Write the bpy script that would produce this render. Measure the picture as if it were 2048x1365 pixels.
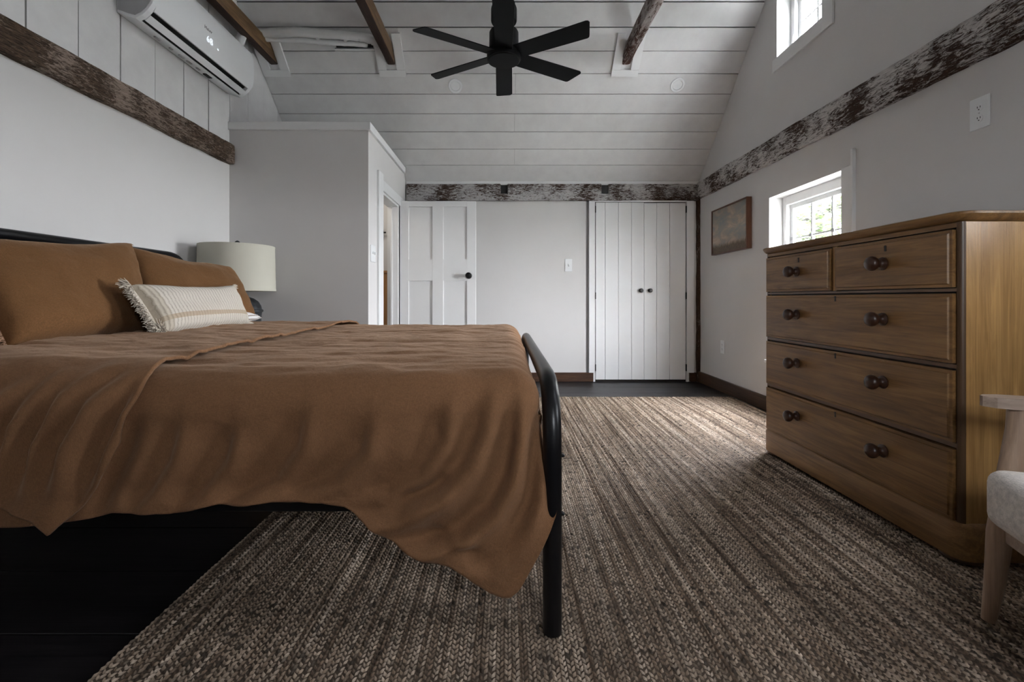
import bpy, bmesh, math, random
import numpy as np
from mathutils import Vector, Matrix, noise as mnoise

for o in list(bpy.data.objects): bpy.data.objects.remove(o)
scene = bpy.context.scene
COL = scene.collection
PI = math.pi
random.seed(7)

# ------------------------------------------------------------------ camera
cam = bpy.data.cameras.new('camera'); camo = bpy.data.objects.new('camera', cam); COL.objects.link(camo)
camo.location = (0, 0, 0.87); camo.rotation_euler = (PI/2, 0, 0)
cam.sensor_width = 36; cam.lens = 16.0; cam.shift_x = 12/2048; cam.shift_y = -84.5/2048
cam.clip_start = 0.02; cam.clip_end = 200
scene.camera = camo
# ------------------------------------------------------------------ world, light, exposure
scene.view_settings.view_transform = 'Standard'; scene.view_settings.look = 'None'
scene.view_settings.gamma = 1.0; scene.view_settings.use_curve_mapping = False
scene.view_settings.exposure = 1.18
SKY = 30.0
w = bpy.data.worlds.new('sky'); scene.world = w; w.use_nodes = True
nt = w.node_tree; nt.nodes.clear()
out = nt.nodes.new('ShaderNodeOutputWorld'); bg = nt.nodes.new('ShaderNodeBackground')
tc = nt.nodes.new('ShaderNodeTexCoord'); sep = nt.nodes.new('ShaderNodeSeparateXYZ'); rmp = nt.nodes.new('ShaderNodeValToRGB')
nt.links.new(tc.outputs['Generated'], sep.inputs[0]); nt.links.new(sep.outputs[2], rmp.inputs[0])
rmp.color_ramp.elements[0].position = 0.0; rmp.color_ramp.elements[0].color = (0.90, 0.93, 0.97, 1)
rmp.color_ramp.elements[1].position = 0.8; rmp.color_ramp.elements[1].color = (0.84, 0.90, 1.0, 1)
nt.links.new(rmp.outputs[0], bg.inputs[0]); bg.inputs[1].default_value = SKY; nt.links.new(bg.outputs[0], out.inputs[0])

XL, XR, YB, YN = -2.115, 2.03, 4.79, -0.60      # room planes
RIDGE_Y = 2.10
def roof(y):                                     # inner roof height
    return 6.411-0.9*y if y >= RIDGE_Y else 4.521-0.9*(RIDGE_Y-y)
# openings: right wall (y0,y1,z0,z1); near wall (x0,x1,z0,z1)
HOLES_R = [(2.91, 3.412, 2.672, 3.15), (2.74, 3.511, 0.40, 1.648), (0.79, 1.29, 2.672, 3.15), (0.50, 0.95, 1.12, 1.62)]
HOLES_N = [(0.50, 0.98, 1.12, 1.62)]
def portal(loc, rot, sx, sy):
    l = bpy.data.lights.new('window_portal', 'AREA'); l.shape = 'RECTANGLE'; l.size = sx; l.size_y = sy
    l.cycles.is_portal = True
    o = bpy.data.objects.new('window_portal', l); COL.objects.link(o); o.location = loc; o.rotation_euler = rot
for y0, y1, z0, z1 in HOLES_R: portal((XR+0.22, (y0+y1)/2, (z0+z1)/2), (0, PI/2, 0), z1-z0, y1-y0)
for x0, x1, z0, z1 in HOLES_N: portal(((x0+x1)/2, YN-0.2, (z0+z1)/2), (PI/2, 0, 0), x1-x0, z1-z0)
# ceiling lamp of the small room behind the open door
hl = bpy.data.lights.new('hall_lamp', 'POINT'); hl.energy = 3; hl.shadow_soft_size = 0.08; hl.color = (1, 0.93, 0.82)
ho = bpy.data.objects.new('hall_lamp', hl); COL.objects.link(ho); ho.location = (-1.6, 4.1, 1.95)

# ------------------------------------------------------------------ helpers
ORG = {}
def tag(o, label=None, cat=None, group=None, kind=None):
    if label: o['label'] = label
    if cat: o['category'] = cat
    if group: o['group'] = group
    if kind: o['kind'] = kind
    return o
def empty(name, loc=(0, 0, 0), label=None, cat=None, group=None, kind=None, rz=0):
    o = bpy.data.objects.new(name, None); COL.objects.link(o); o.location = loc; o.rotation_euler = (0, 0, rz)
    o.empty_display_size = 0.05
    ORG[o.name] = Vector(loc) if rz == 0 else Vector((0, 0, 0))
    return tag(o, label, cat, group, kind)
def link(name, me, mat, parent=None, smooth=False, origin=None, auto=None):
    """me is in world coordinates (or in the parent's local frame if the parent is rotated)"""
    org = ORG[parent.name] if parent else (Vector(origin) if origin is not None else Vector((0, 0, 0)))
    if org.length: me.transform(Matrix.Translation(-org))
    o = bpy.data.objects.new(name, me); COL.objects.link(o)
    if parent: o.parent = parent
    else: o.location = org
    ORG[o.name] = org
    if mat:
        for m in (mat if isinstance(mat, (list, tuple)) else [mat]): me.materials.append(m)
    if smooth:
        me.polygons.foreach_set('use_smooth', [True]*len(me.polygons))
        if auto: me.set_sharp_from_angle(angle=math.radians(auto))
    me.update(); return o
def pyd(v, f):
    me = bpy.data.meshes.new('m'); me.from_pydata([tuple(p) for p in v], [], [tuple(q) for q in f]); return me
def fixn(me):
    bm = bmesh.new(); bm.from_mesh(me); bmesh.ops.recalc_face_normals(bm, faces=bm.faces); bm.to_mesh(me); bm.free(); return me
def boxm(*boxes, bev=0.0, seg=1):
    """one mesh of axis-aligned boxes (x0,x1,y0,y1,z0,z1)"""
    bm = bmesh.new()
    for b in boxes:
        x0, x1, y0, y1, z0, z1 = b
        vs = [bm.verts.new(p) for p in ((x0,y0,z0),(x1,y0,z0),(x1,y1,z0),(x0,y1,z0),(x0,y0,z1),(x1,y0,z1),(x1,y1,z1),(x0,y1,z1))]
        for q in ((0,3,2,1),(4,5,6,7),(0,1,5,4),(1,2,6,5),(2,3,7,6),(3,0,4,7)): bm.faces.new([vs[i] for i in q])
    if bev: bmesh.ops.bevel(bm, geom=list(bm.edges), offset=bev, segments=seg, affect='EDGES', profile=0.5)
    me = bpy.data.meshes.new('m'); bm.to_mesh(me); bm.free(); return me
def box(name, b, mat, parent=None, bev=0.0, seg=1, **k):
    return link(name, boxm(b, bev=bev, seg=seg), mat, parent, **k)
def prism(poly, axis, a0, a1):
    """poly of 2-D points in the plane of the other two axes, extruded along axis"""
    n = len(poly); V = []
    for a in (a0, a1):
        for p in poly:
            c = list(p); c.insert(axis, a); V.append(c)
    F = [list(range(n)), list(range(2*n-1, n-1, -1))]+[[i, i+n, (i+1) % n+n, (i+1) % n] for i in range(n)]
    return fixn(pyd(V, F))
def lathe(prof, n=24, center=(0, 0, 0), axis='Z'):
    V, F = [], []
    for r, z in prof:
        for k in range(n):
            a = 2*PI*k/n; V.append((r*math.cos(a), r*math.sin(a), z))
    for i in range(len(prof)-1):
        for k in range(n): F.append((i*n+k, i*n+(k+1) % n, (i+1)*n+(k+1) % n, (i+1)*n+k))
    F.append(list(range(n))[::-1]); F.append([(len(prof)-1)*n+k for k in range(n)])
    me = pyd(V, F)
    if axis == 'X-': me.transform(Matrix.Rotation(-PI/2, 4, 'Y'))
    if axis == 'Y-': me.transform(Matrix.Rotation(PI/2, 4, 'X'))
    me.transform(Matrix.Translation(center)); return fixn(me)
def tube(pts, rad, n=12, cap=True):
    pts = [Vector(p) for p in pts]; V, F = [], []
    rads = rad if isinstance(rad, (list, tuple)) else [rad]*len(pts)
    up = None
    for i, p in enumerate(pts):
        t = (pts[min(i+1, len(pts)-1)]-pts[max(i-1, 0)]).normalized()
        if up is None: up = Vector((0, 0, 1)) if abs(t.z) < .9 else Vector((1, 0, 0))
        s = t.cross(up).normalized(); up = s.cross(t).normalized()
        for k in range(n):
            a = 2*PI*k/n; V.append(p+(s*math.cos(a)+up*math.sin(a))*rads[i])
    for i in range(len(pts)-1):
        for k in range(n): F.append((i*n+k, i*n+(k+1) % n, (i+1)*n+(k+1) % n, (i+1)*n+k))
    if cap: F.append(list(range(n))); F.append([(len(pts)-1)*n+k for k in range(n)][::-1])
    return fixn(pyd(V, F))
def join(*mes):
    bm = bmesh.new()
    for m in mes: bm.from_mesh(m); bpy.data.meshes.remove(m)
    me = bpy.data.meshes.new('m'); bm.to_mesh(me); bm.free(); return me
def bendpath(pts, r=0.1, seg=8):
    """polyline with rounded corners"""
    P = [Vector(p) for p in pts]; o = [P[0]]
    for i in range(1, len(P)-1):
        a, b, c = P[i-1], P[i], P[i+1]; u = (a-b).normalized(); v = (c-b).normalized()
        rr = min(r, (a-b).length*.49, (c-b).length*.49)
        for k in range(seg+1):
            t = k/seg; o.append((b+u*rr)*(1-t)**2+b*2*t*(1-t)+(b+v*rr)*t*t)
    o.append(P[-1]); return o

# ------------------------------------------------------------------ materials
MATS = {}
def nodes(name):
    m = bpy.data.materials.new(name); m.use_nodes = True; t = m.node_tree
    b = t.nodes['Principled BSDF']; MATS[name] = m; return m, t, b
def N(t, kind, **k):
    n = t.nodes.new('ShaderNode'+kind)
    for a, v in k.items(): setattr(n, a, v)
    return n
def coord(t, scale=(1, 1, 1), space='Object', rot=(0, 0, 0)):
    c = N(t, 'TexCoord'); mp = N(t, 'Mapping'); mp.inputs['Scale'].default_value = scale; mp.inputs['Rotation'].default_value = rot
    t.links.new(c.outputs[space], mp.inputs[0]); return mp.outputs[0]
def noise(t, vec, scale=5, detail=4, rough=.6, dist=0):
    n = N(t, 'TexNoise'); n.inputs['Scale'].default_value = scale; n.inputs['Detail'].default_value = detail
    n.inputs['Roughness'].default_value = rough; n.inputs['Distortion'].default_value = dist
    t.links.new(vec, n.inputs['Vector']); return n.outputs[0]
def ramp(t, fac, stops):
    r = N(t, 'ValToRGB'); e = r.color_ramp.elements
    while len(e) < len(stops): e.new(.5)
    for i, (p, c) in enumerate(stops): e[i].position = p; e[i].color = (c[0], c[1], c[2], 1) if not isinstance(c, (int, float)) else (c, c, c, 1)
    t.links.new(fac, r.inputs[0]); return r.outputs[0]
def mixc(t, fac, a, b, mode='MIX'):
    m = N(t, 'Mix', data_type='RGBA', blend_type=mode)
    for s, v in ((m.inputs[0], fac), (m.inputs[6], a), (m.inputs[7], b)):
        if isinstance(v, (int, float)): s.default_value = v
        elif isinstance(v, tuple): s.default_value = (*v[:3], 1)
        else: t.links.new(v, s)
    return m.outputs[2]
def bump(t, b, h, strength=.3, dist=.01):
    n = N(t, 'Bump'); n.inputs['Strength'].default_value = strength; n.inputs['Distance'].default_value = dist
    t.links.new(h, n.inputs['Height']); t.links.new(n.outputs[0], b.inputs['Normal'])
def plain(name, c, rough=.5, metal=0, var=.06, vs=8, bs=0.0, bscale=200, spec=.5):
    m, t, b = nodes(name)
    v = noise(t, coord(t), vs, 3)
    col = ramp(t, v, [(.3, tuple(x*(1-var) for x in c)), (.7, tuple(min(1, x*(1+var)) for x in c))])
    t.links.new(col, b.inputs['Base Color']); b.inputs['Roughness'].default_value = rough; b.inputs['Metallic'].default_value = metal
    b.inputs['Specular IOR Level'].default_value = spec
    if bs: bump(t, b, noise(t, coord(t), bscale, 2), bs, .001)
    return m
plaster = plain('plaster', (.615, .60, .59), .85, var=.02, vs=2, bs=.15, bscale=60)
whitep = plain('white_paint', (.72, .72, .72), .5, var=.02, vs=3, bs=.08, bscale=90)
def plank_paint():
    m, t, b = nodes('painted_planks')
    oi = N(t, 'ObjectInfo')
    v = noise(t, coord(t, (3, 3, 3)), 3, 4)
    c = ramp(t, v, [(.25, (.62, .61, .61)), (.75, (.70, .695, .69))])
    r = ramp(t, oi.outputs['Random'], [(0, .93), (1, 1.0)])
    c = mixc(t, 1.0, c, r, 'MULTIPLY')
    t.links.new(c, b.inputs['Base Color']); b.inputs['Roughness'].default_value = .42
    bump(t, b, noise(t, coord(t, (2, 40, 40)), 2, 4), .12, .003); return m
plankp = plank_paint()
blackm = plain('black_metal', (.004, .004, .005), .33, var=.1, spec=.35)
blackf = plain('matte_black', (.0035, .0035, .004), .5, var=.1, spec=.12)
darkgap = plain('dark_backing', (.02, .015, .012), .9)
plastic = plain('white_plastic', (.74, .75, .76), .3, var=.01)
greyplastic = plain('grey_plastic', (.40, .40, .41), .45, var=.02)
slotm = plain('dark_slot', (.01, .01, .01), .6)
pipem = plain('pipe_wrap', (.68, .68, .68), .6, var=.03, bs=.6, bscale=40)
def wood(name, c0, c1, c2=None, rough=.4, axis=1, s=6, knots=True, bs=.12, stretch=14, spec=.5):
    m, t, b = nodes(name)
    sc = [stretch]*3; sc[axis] = 1
    vec = coord(t, tuple(sc)); g = noise(t, vec, s*.35, 6, .65, 1.2)
    g2 = noise(t, coord(t, tuple(x*5 if x > 1 else 1 for x in sc)), s*.5, 3, .6)
    stops = [(.25, c0), (.55, c1), (.75, c2 or c1)]
    col = ramp(t, g, stops)
    col = mixc(t, .55, col, ramp(t, g2, [(.3, .62), (.7, 1.1)]), 'MULTIPLY')
    blot = noise(t, coord(t), 2.3, 3); col = mixc(t, .6, col, ramp(t, blot, [(.3, .72), (.7, 1.12)]), 'MULTIPLY')
    if knots:
        vo = N(t, 'TexVoronoi'); vo.inputs['Scale'].default_value = 5.5; t.links.new(coord(t), vo.inputs['Vector'])
        k = ramp(t, vo.outputs['Distance'], [(.02, .25), (.055, 1.0)])
        col = mixc(t, .8, col, k, 'MULTIPLY')
    t.links.new(col, b.inputs['Base Color']); b.inputs['Roughness'].default_value = rough
    b.inputs['Specular IOR Level'].default_value = spec
    bump(t, b, g2, bs, .003); return m
pine_y = wood('aged_pine_lengthwise', (.10, .048, .016), (.245, .128, .045), (.33, .185, .07), .42, 1, spec=.35)
pine_z = wood('aged_pine_upright', (.22, .11, .036), (.40, .225, .08), (.50, .30, .115), .33, 2, knots=True, spec=.35)
pine_dark = wood('dark_pine_edge', (.035, .017, .007), (.085, .043, .017), None, .4, 2, knots=False)
pine_dark_y = wood('dark_pine_rail', (.07, .033, .013), (.14, .07, .028), None, .35, 1, knots=False)
knobw = wood('dark_turned_wood', (.022, .009, .005), (.050, .020, .011), None, .3, 0, knots=False)
oak = wood('grey_oak', (.28, .18, .12), (.42, .29, .20), (.48, .35, .25), .5, 2, knots=False, s=5)
oak_x = wood('grey_oak_arm', (.28, .20, .15), (.44, .33, .26), (.50, .39, .31), .5, 0, knots=False, s=5)
basew = wood('stained_baseboard', (.018, .007, .003), (.065, .026, .011), (.12, .055, .026), .4, 0, s=10)
basew_y = wood('stained_baseboard_side', (.018, .007, .003), (.065, .028, .012), (.12, .055, .026), .4, 1, s=10)
tiew = wood('sawn_tie_wood', (.07, .03, .011), (.20, .115, .05), (.33, .20, .10), .6, 1, s=8, knots=False, bs=.4)
tied = wood('dark_tie_underside', (.012, .006, .004), (.045, .02, .012), (.08, .04, .022), .75, 1, s=12, knots=False, bs=.5)  # darker brown for the downward faces of the sawn ties
framew = wood('walnut_frame', (.06, .020, .010), (.13, .05, .025), None, .35, 2, knots=False)
wainscot = wood('orange_wainscot', (.26, .11, .035), (.42, .21, .08), None, .4, 2)
floorw = wood('black_floor', (.006, .0055, .006), (.014, .012, .013), (.020, .017, .018), .38, 0, s=5, knots=False, bs=.15, spec=.28)
def distressed(name, axis, paint=(.50, .48, .47), bare=((.022, .011, .007), (.085, .045, .028)), amount=.5, s=1.0):
    m, t, b = nodes(name)
    sc = [60*s]*3; sc[axis] = 14*s
    v = noise(t, coord(t, tuple(sc)), 1.0, 9, .82, .9)
    big = noise(t, coord(t, (2.5, 2.5, 2.5)), 1.6, 3, .5)
    ad = N(t, 'Math', operation='ADD'); mu = N(t, 'Math', operation='MULTIPLY'); mu.inputs[1].default_value = .45
    t.links.new(big, mu.inputs[0]); t.links.new(v, ad.inputs[0]); t.links.new(mu.outputs[0], ad.inputs[1])
    mask = ramp(t, ad.outputs[0], [(amount+.19, 0.0), (amount+.235, 1.0)])
    fs = [260]*3; fs[axis] = 24
    fine = noise(t, coord(t, tuple(fs)), 1, 4, .7)
    bc = ramp(t, fine, [(.35, bare[0]), (.68, bare[1])])
    pc = mixc(t, .6, paint, ramp(t, fine, [(.3, .45), (.6, 1.05)]), 'MULTIPLY')
    col = mixc(t, mask, bc, pc)
    t.links.new(col, b.inputs['Base Color']); b.inputs['Roughness'].default_value = .8; b.inputs['Specular IOR Level'].default_value = .2
    h = N(t, 'Math', operation='ADD'); hm = N(t, 'Math', operation='MULTIPLY'); hm.inputs[1].default_value = .5
    t.links.new(fine, hm.inputs[0]); t.links.new(hm.outputs[0], h.inputs[0]); t.links.new(mask, h.inputs[1])
    bump(t, b, h.outputs[0], .7, .006); return m
dist_x = distressed('worn_beam_across', 0, amount=.51, s=1.6)
dist_y = distressed('worn_beam_lengthwise', 1, paint=(.58, .55, .53), amount=.50, s=1.3)
dist_yl = distressed('worn_beam_bare', 1, paint=(.28, .215, .175), bare=((.012, .008, .005), (.14, .09, .06)), amount=.52, s=1.6)
dist_z = distressed('worn_post', 2, paint=(.33, .27, .23), bare=((.022, .012, .008), (.10, .055, .03)), amount=.62)
dist_t = distressed('worn_tie', 1, paint=(.42, .37, .35), bare=((.035, .014, .009), (.10, .045, .03)), amount=.5)
def linen(name, c, weave=900, streak=True, bs=.5):
    m, t, b = nodes(name)
    v1 = noise(t, coord(t, (1, 9, 9)), weave*.14, 2, .6); v2 = noise(t, coord(t, (9, 1, 1)), weave*.14, 2, .6)
    mu = N(t, 'Math', operation='MULTIPLY'); t.links.new(v1, mu.inputs[0]); t.links.new(v2, mu.inputs[1])
    col = ramp(t, mu.outputs[0], [(.14, tuple(x*.80 for x in c)), (.36, tuple(min(1, x*1.16) for x in c))])
    if streak:
        big = noise(t, coord(t), 4, 4, .6); col = mixc(t, .5, col, ramp(t, big, [(.3, .82), (.7, 1.12)]), 'MULTIPLY')
    t.links.new(col, b.inputs['Base Color']); b.inputs['Roughness'].default_value = .9
    b.inputs['Specular IOR Level'].default_value = .15
    b.inputs['Sheen Weight'].default_value = .24; b.inputs['Sheen Tint'].default_value = (1, .74, .55, 1); b.inputs['Sheen Roughness'].default_value = .4
    cr = noise(t, coord(t), 26, 5, .62, .4); hh = N(t, 'Math', operation='MULTIPLY_ADD'); hh.inputs[1].default_value = 4.5
    t.links.new(cr, hh.inputs[0]); t.links.new(mu.outputs[0], hh.inputs[2])
    bump(t, b, hh.outputs[0], bs, .0015); return m
linen_b = linen('rust_linen', (.222, .112, .055))
linen_s = linen('rust_linen_sham', (.150, .072, .028))
fringe_b = plain('rust_fringe', (.30, .17, .10), .9)
cream_f = plain('cream_fringe', (.56, .50, .42), .9)
seatf = linen('cream_boucle', (.76, .72, .68), 500, False, .8)
shadef = plain('linen_lampshade', (.50, .485, .41), .85, var=.02, bs=.2, bscale=300)
patina = plain('patinated_metal', (.035, .038, .042), .5, .4, var=.7, vs=30, bs=.5, bscale=60)
glassm, gt, gb = nodes('window_glass')
gt.nodes.remove(gb); tr = N(gt, 'BsdfTransparent'); gl = N(gt, 'BsdfGlossy'); gl.inputs['Roughness'].default_value = .02
fr = N(gt, 'Fresnel'); fr.inputs[0].default_value = 1.3; mx = N(gt, 'MixShader')
ge_ = N(gt, 'NewGeometry'); iv = N(gt, 'Math', operation='SUBTRACT'); iv.inputs[0].default_value = 1; gt.links.new(ge_.outputs['Backfacing'], iv.inputs[1]); ml_ = N(gt, 'Math', operation='MULTIPLY'); gt.links.new(fr.outputs[0], ml_.inputs[0]); gt.links.new(iv.outputs[0], ml_.inputs[1]); gt.links.new(ml_.outputs[0], mx.inputs[0]); gt.links.new(tr.outputs[0], mx.inputs[1]); gt.links.new(gl.outputs[0], mx.inputs[2])
gt.links.new(mx.outputs[0], gt.nodes['Material Output'].inputs[0])
ledm, lt, lb = nodes('display_glow'); lb.inputs['Emission Color'].default_value = (.85, .92, 1, 1); lb.inputs['Base Color'].default_value = (.02, .02, .02, 1); lb.inputs['Emission Strength'].default_value = .5
leafm = plain('tree_leaves', (.024, .036, .013), .7, var=.4, vs=3)
lt_ = leafm.node_tree; tl_ = N(lt_, 'BsdfTranslucent'); tl_.inputs[0].default_value = (.035, .055, .016, 1); ms_ = N(lt_, 'AddShader'); lt_.links.new(lt_.nodes['Principled BSDF'].outputs[0], ms_.inputs[0]); lt_.links.new(tl_.outputs[0], ms_.inputs[1]); lt_.links.new(ms_.outputs[0], lt_.nodes['Material Output'].inputs[0])
barkm = plain('tree_bark', (.02, .016, .013), .9, var=.3)
bouncem = plain('pale_bounce_ground', (.30, .30, .27), .9, var=.3)  # ground colour made pale grey to throw neutral light up at the ceiling

# ================================================================== STRUCTURE
# ---- floor: boards running across the room
fl = box('floor', (XL-.2, XR+.2, YN-.2, YB+.2, -.12, -.021), darkgap); tag(fl, kind='structure')
yy = YB-.042
rnd = random.Random(3)
edges = [YB+.0]+[4.748-.2745*k for k in range(0, 21)]
for k in range(len(edges)-1):
    y1, y0 = edges[k], max(edges[k+1], YN)
    if y1-y0 < .02: continue
    sp = rnd.uniform(-1.0, 1.0)
    for xa, xb in ((XL, sp), (sp, XR)):
        box('plank', (xa+.001, xb-.001, y0+.0025, y1-.0025, -.02, 0), floorw, fl, bev=.0015)

# ---- gable walls
def gable_piece(x0, x1, ya, yb, z0, z1=None):
    pts = [(ya, z0), (yb, z0)]
    if z1 is None: pts += [(yb, roof(yb)+.02), (ya, roof(ya)+.02)]
    else: pts += [(yb, z1), (ya, z1)]
    return prism(pts, 0, x0, x1)
def gable(x0, x1, holes, zlow=0.0):
    ys = sorted({YN-.14, RIDGE_Y, YB+.14}|{h[0] for h in holes}|{h[1] for h in holes}); ms = []
    for a, b in zip(ys[:-1], ys[1:]):
        hs = sorted([h for h in holes if h[0] <= a+1e-6 and h[1] >= b-1e-6], key=lambda h: h[2]); z = zlow
        for h in hs: ms.append(gable_piece(x0, x1, a, b, z, h[2])); z = h[3]
        ms.append(gable_piece(x0, x1, a, b, z))
    return join(*ms)
wr = link('wall_right', gable(XR, XR+.14, HOLES_R), plaster); tag(wr, kind='structure')
wl = link('wall_left', join(boxm((XL-.14, XL, YN-.14, YB+.14, 0, 1.99)), gable_piece(XL-.14, XL-.03, YN-.14, RIDGE_Y, 1.99), gable_piece(XL-.14, XL-.03, RIDGE_Y, YB+.14, 1.99)), [plaster]); tag(wl, kind='structure')
bk = link('backing', join(gable_piece(XL-.03, XL-.02, YN, RIDGE_Y, 1.99), gable_piece(XL-.03, XL-.02, RIDGE_Y, YB, 1.99)), darkgap, wl)
py = [YN]+[2.007-.246*k for k in range(10, 0, -1)]+[2.007+.2465*k for k in range(0, 12)]
py = [p for p in py if p < YB]+[YB]
for a, b in zip(py[:-1], py[1:]):
    if b-a < .03: continue
    g = .0062; prow = rnd.uniform(0, .004)
    if a < RIDGE_Y < b: ms = join(gable_piece(XL-.02, XL-prow, a+g/2, RIDGE_Y, 1.99), gable_piece(XL-.02, XL-prow, RIDGE_Y, b-g/2, 1.99))
    else: ms = gable_piece(XL-.02, XL-prow, a+g/2, b-g/2, 1.99)
    link('plank', ms, plankp, wl)

# ---- back wall (knee wall) and near wall
xc = lambda px: (px-1012)/190.0
wb = link('wall_back', boxm((XL-.14, xc(1172), YB, YB+.14, 0, 2.2), (xc(1172), xc(1177), YB+.035, YB+.14, 0, 2.2), (xc(1177), XR+.14, YB, YB+.14, 0, 2.2)), plaster); tag(wb, kind='structure')
ms = []; xs = sorted({XL-.14, XR+.14}|{h[0] for h in HOLES_N}|{h[1] for h in HOLES_N})
for a, b in zip(xs[:-1], xs[1:]):
    hs = [h for h in HOLES_N if h[0] <= a+1e-6 and h[1] >= b-1e-6]
    if hs: ms += [boxm((a, b, YN-.14, YN, 0, hs[0][2])), boxm((a, b, YN-.14, YN, hs[0][3], 2.2))]
    else: ms.append(boxm((a, b, YN-.14, YN, 0, 2.2)))
wn = link('wall_near', join(*ms), plaster); tag(wn, kind='structure')

# ---- ceiling: slab plus separate painted boards
SL = 1.0/math.sqrt(1+.81)
def slope_box(x0, x1, d0, d1, t0, t1, near=False):
    """box lying on the back slope between depths d0<d1; t is distance above (outside +) the inner face"""
    V = []
    for x in (x0, x1):
        for d in (d0, d1):
            for t in (t0, t1):
                y = d+.9*SL*t; z = 6.411-.9*d+SL*t
                if near: y = 2*RIDGE_Y-y
                V.append((x, y, z))
    F = [(0,1,3,2),(4,6,7,5),(0,4,5,1),(2,3,7,6),(0,2,6,4),(1,5,7,3)]
    return fixn(pyd(V, F))
ce = link('ceiling', join(slope_box(XL-.14, XR+.14, RIDGE_Y-.05, 5.05, .022, .14), slope_box(XL-.14, XR+.14, RIDGE_Y-.05, 5.05, .0, .14, True)), [darkgap]); tag(ce, kind='structure')
splits = {1: [.085], 3: [.08], 5: [.085], 6: [-.87], 7: [-.885], 9: [1.34], 10: [-.3], 12: [.6], 14: [-.8]}
k = 0; d1 = 4.776
while d1 > RIDGE_Y+.02:
    d0 = max(d1-.1343, RIDGE_Y)
    if k == 0: a1 = 4.80
    else: a1 = d1
    g = [.0015, .004, .0025, .0048, .0028, .0062, .002, .0066, .0072, .006][k] if k < 10 else .006
    cuts = [XL]+splits.get(k, [])+[XR]
    for xa, xb in zip(cuts[:-1], cuts[1:]):
        o = rnd.uniform(0, .0025)
        link('plank', slope_box(xa+.0008, xb-.0008, d0+g/2, a1-g/2 if k else a1, -o, .02), plankp, ce)
    d1 -= .1343; k += 1
for j in range(18):
    a = 5.0-.15*j-.15
    link('plank', slope_box(XL, XR, max(a+.002, RIDGE_Y), a+.148, -.018, -.0005, True), plankp, ce)
# lip where the slope meets the beam
link('trim_board', boxm((-1.05, XR, YB-.022, YB+.02, 2.066, 2.105), bev=.004), whitep, ce)

# ---- walled-off corner room
XS, YF = -1.053, 3.48
ys0, ys1, zd = 3.85, 4.44, 1.785
wi = box('wall_inner_front', (XL, XS-.1, YF, YF+.1, 0, 2.17), plaster); tag(wi, kind='structure')
wj = link('wall_inner_side', boxm((XS-.1, XS, YF, ys0, 0, 2.17), (XS-.1, XS, ys1, YB, 0, 2.17), (XS-.1, XS, ys0, ys1, zd, 2.17)), plaster); tag(wj, kind='structure')
lid = box('ceiling_inner', (XL, XS-.1, YF+.1, 4.72, 2.12, 2.17), whitep); tag(lid, kind='structure')
t1 = box('trim_1', (XL, XS+.022, YF-.022, YF+.1, 2.158, 2.218), whitep, bev=.003); tag(t1, kind='structure')
t2 = box('trim_2', (XS-.1, XS+.022, YF+.1, 4.67, 2.158, 2.218), whitep, bev=.003); tag(t2, kind='structure')
# casing of the doorway
cs = empty('trim_3', (XS, ys0, 0), kind='structure')
box('casing', (XS-.001, XS+.018, ys0-.13, ys0, 0, 1.925), whitep, cs, bev=.003)
box('casing', (XS-.001, XS+.018, ys0, YB-.12, zd, zd+.09), whitep, cs, bev=.003)
box('casing', (XS-.001, XS+.014, ys1+.03, YB-.15, 0, zd), whitep, cs, bev=.003)
box('jamb', (XS-.1, XS+.002, ys1-.02, ys1, 0, zd), whitep, cs)
box('jamb', (XS-.1, XS+.002, ys0, ys0+.02, 0, zd), whitep, cs)
box('head_jamb', (XS-.1, XS+.002, ys0+.02, ys1-.02, zd-.02, zd), whitep, cs)
box('door_stop', (XS-.065, XS-.05, ys1-.035, ys1-.02, 0, zd-.02), whitep, cs)
# beyond the doorway: orange boards below, a latch on the white door
ww = empty('trim_4', (-1.6, YB, 0), kind='structure')
for i in range(7): box('board', (-2.11+.15*i, -1.963+.15*i, YB-.02, YB-.001, 0, 1.14), wainscot, ww, bev=.002)
box('cap_rail', (-2.11, -1.16, YB-.035, YB-.001, 1.14, 1.165), wainscot, ww, bev=.003)
lk = empty('door_latch', (-1.29, 4.78, 1.5), 'small black latch on the white wall beyond the open doorway', 'latch')
link('back_plate', boxm((-1.312, -1.287, 4.775, 4.789, 1.50, 1.60), bev=.002), blackm, lk)
link('lever', tube([(-1.30, 4.775, 1.56), (-1.30, 4.74, 1.56), (-1.25, 4.735, 1.56)], .008, 8), blackm, lk, True)

# ---- panelled door standing open, parallel to the back wall
dx = lambda px: (px-1012)/203.0
dz = lambda py: .87+(598-py)/203.0
d1o = empty('door_1', (dx(797), 4.5, 0), kind='structure')
Yd0, Yd1 = 4.47, 4.505
xa, xb, pa, pb, pc, pd = dx(797), dx(952), dx(818), dx(865), dx(887), dx(934)
zt, z1, z2, z3, z0 = dz(403), dz(414), dz(519), dz(562), .03
for a, b in ((xa, pa), (pb, pc), (pd, xb)): box('stile', (a, b, Yd0, Yd1, z0, zt), whitep, d1o, bev=.002)
for a, b in ((z1, zt), (z3, z2), (z0, .24)):
    for p, q in ((pa, pb), (pc, pd)): box('rail', (p-.001, q+.001, Yd0+.0005, Yd1, a, b), whitep, d1o)
for a, b in ((z2, z1), (.24, z3)):
    for p, q in ((pa, pb), (pc, pd)): box('panel', (p, q, Yd0+.013, Yd1-.01, a, b), whitep, d1o)
kx, kz = dx(938), dz(552)
kn = link('knob', lathe([(.030, 0), (.031, .004), (.028, .008), (.012, .012), (.010, .030), (.016, .036), (.027, .045), (.031, .056), (.028, .066), (.016, .072), (.001, .074)], 24, (kx, Yd0, kz), 'Y-'), blackm, d1o, True, auto=40)
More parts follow.
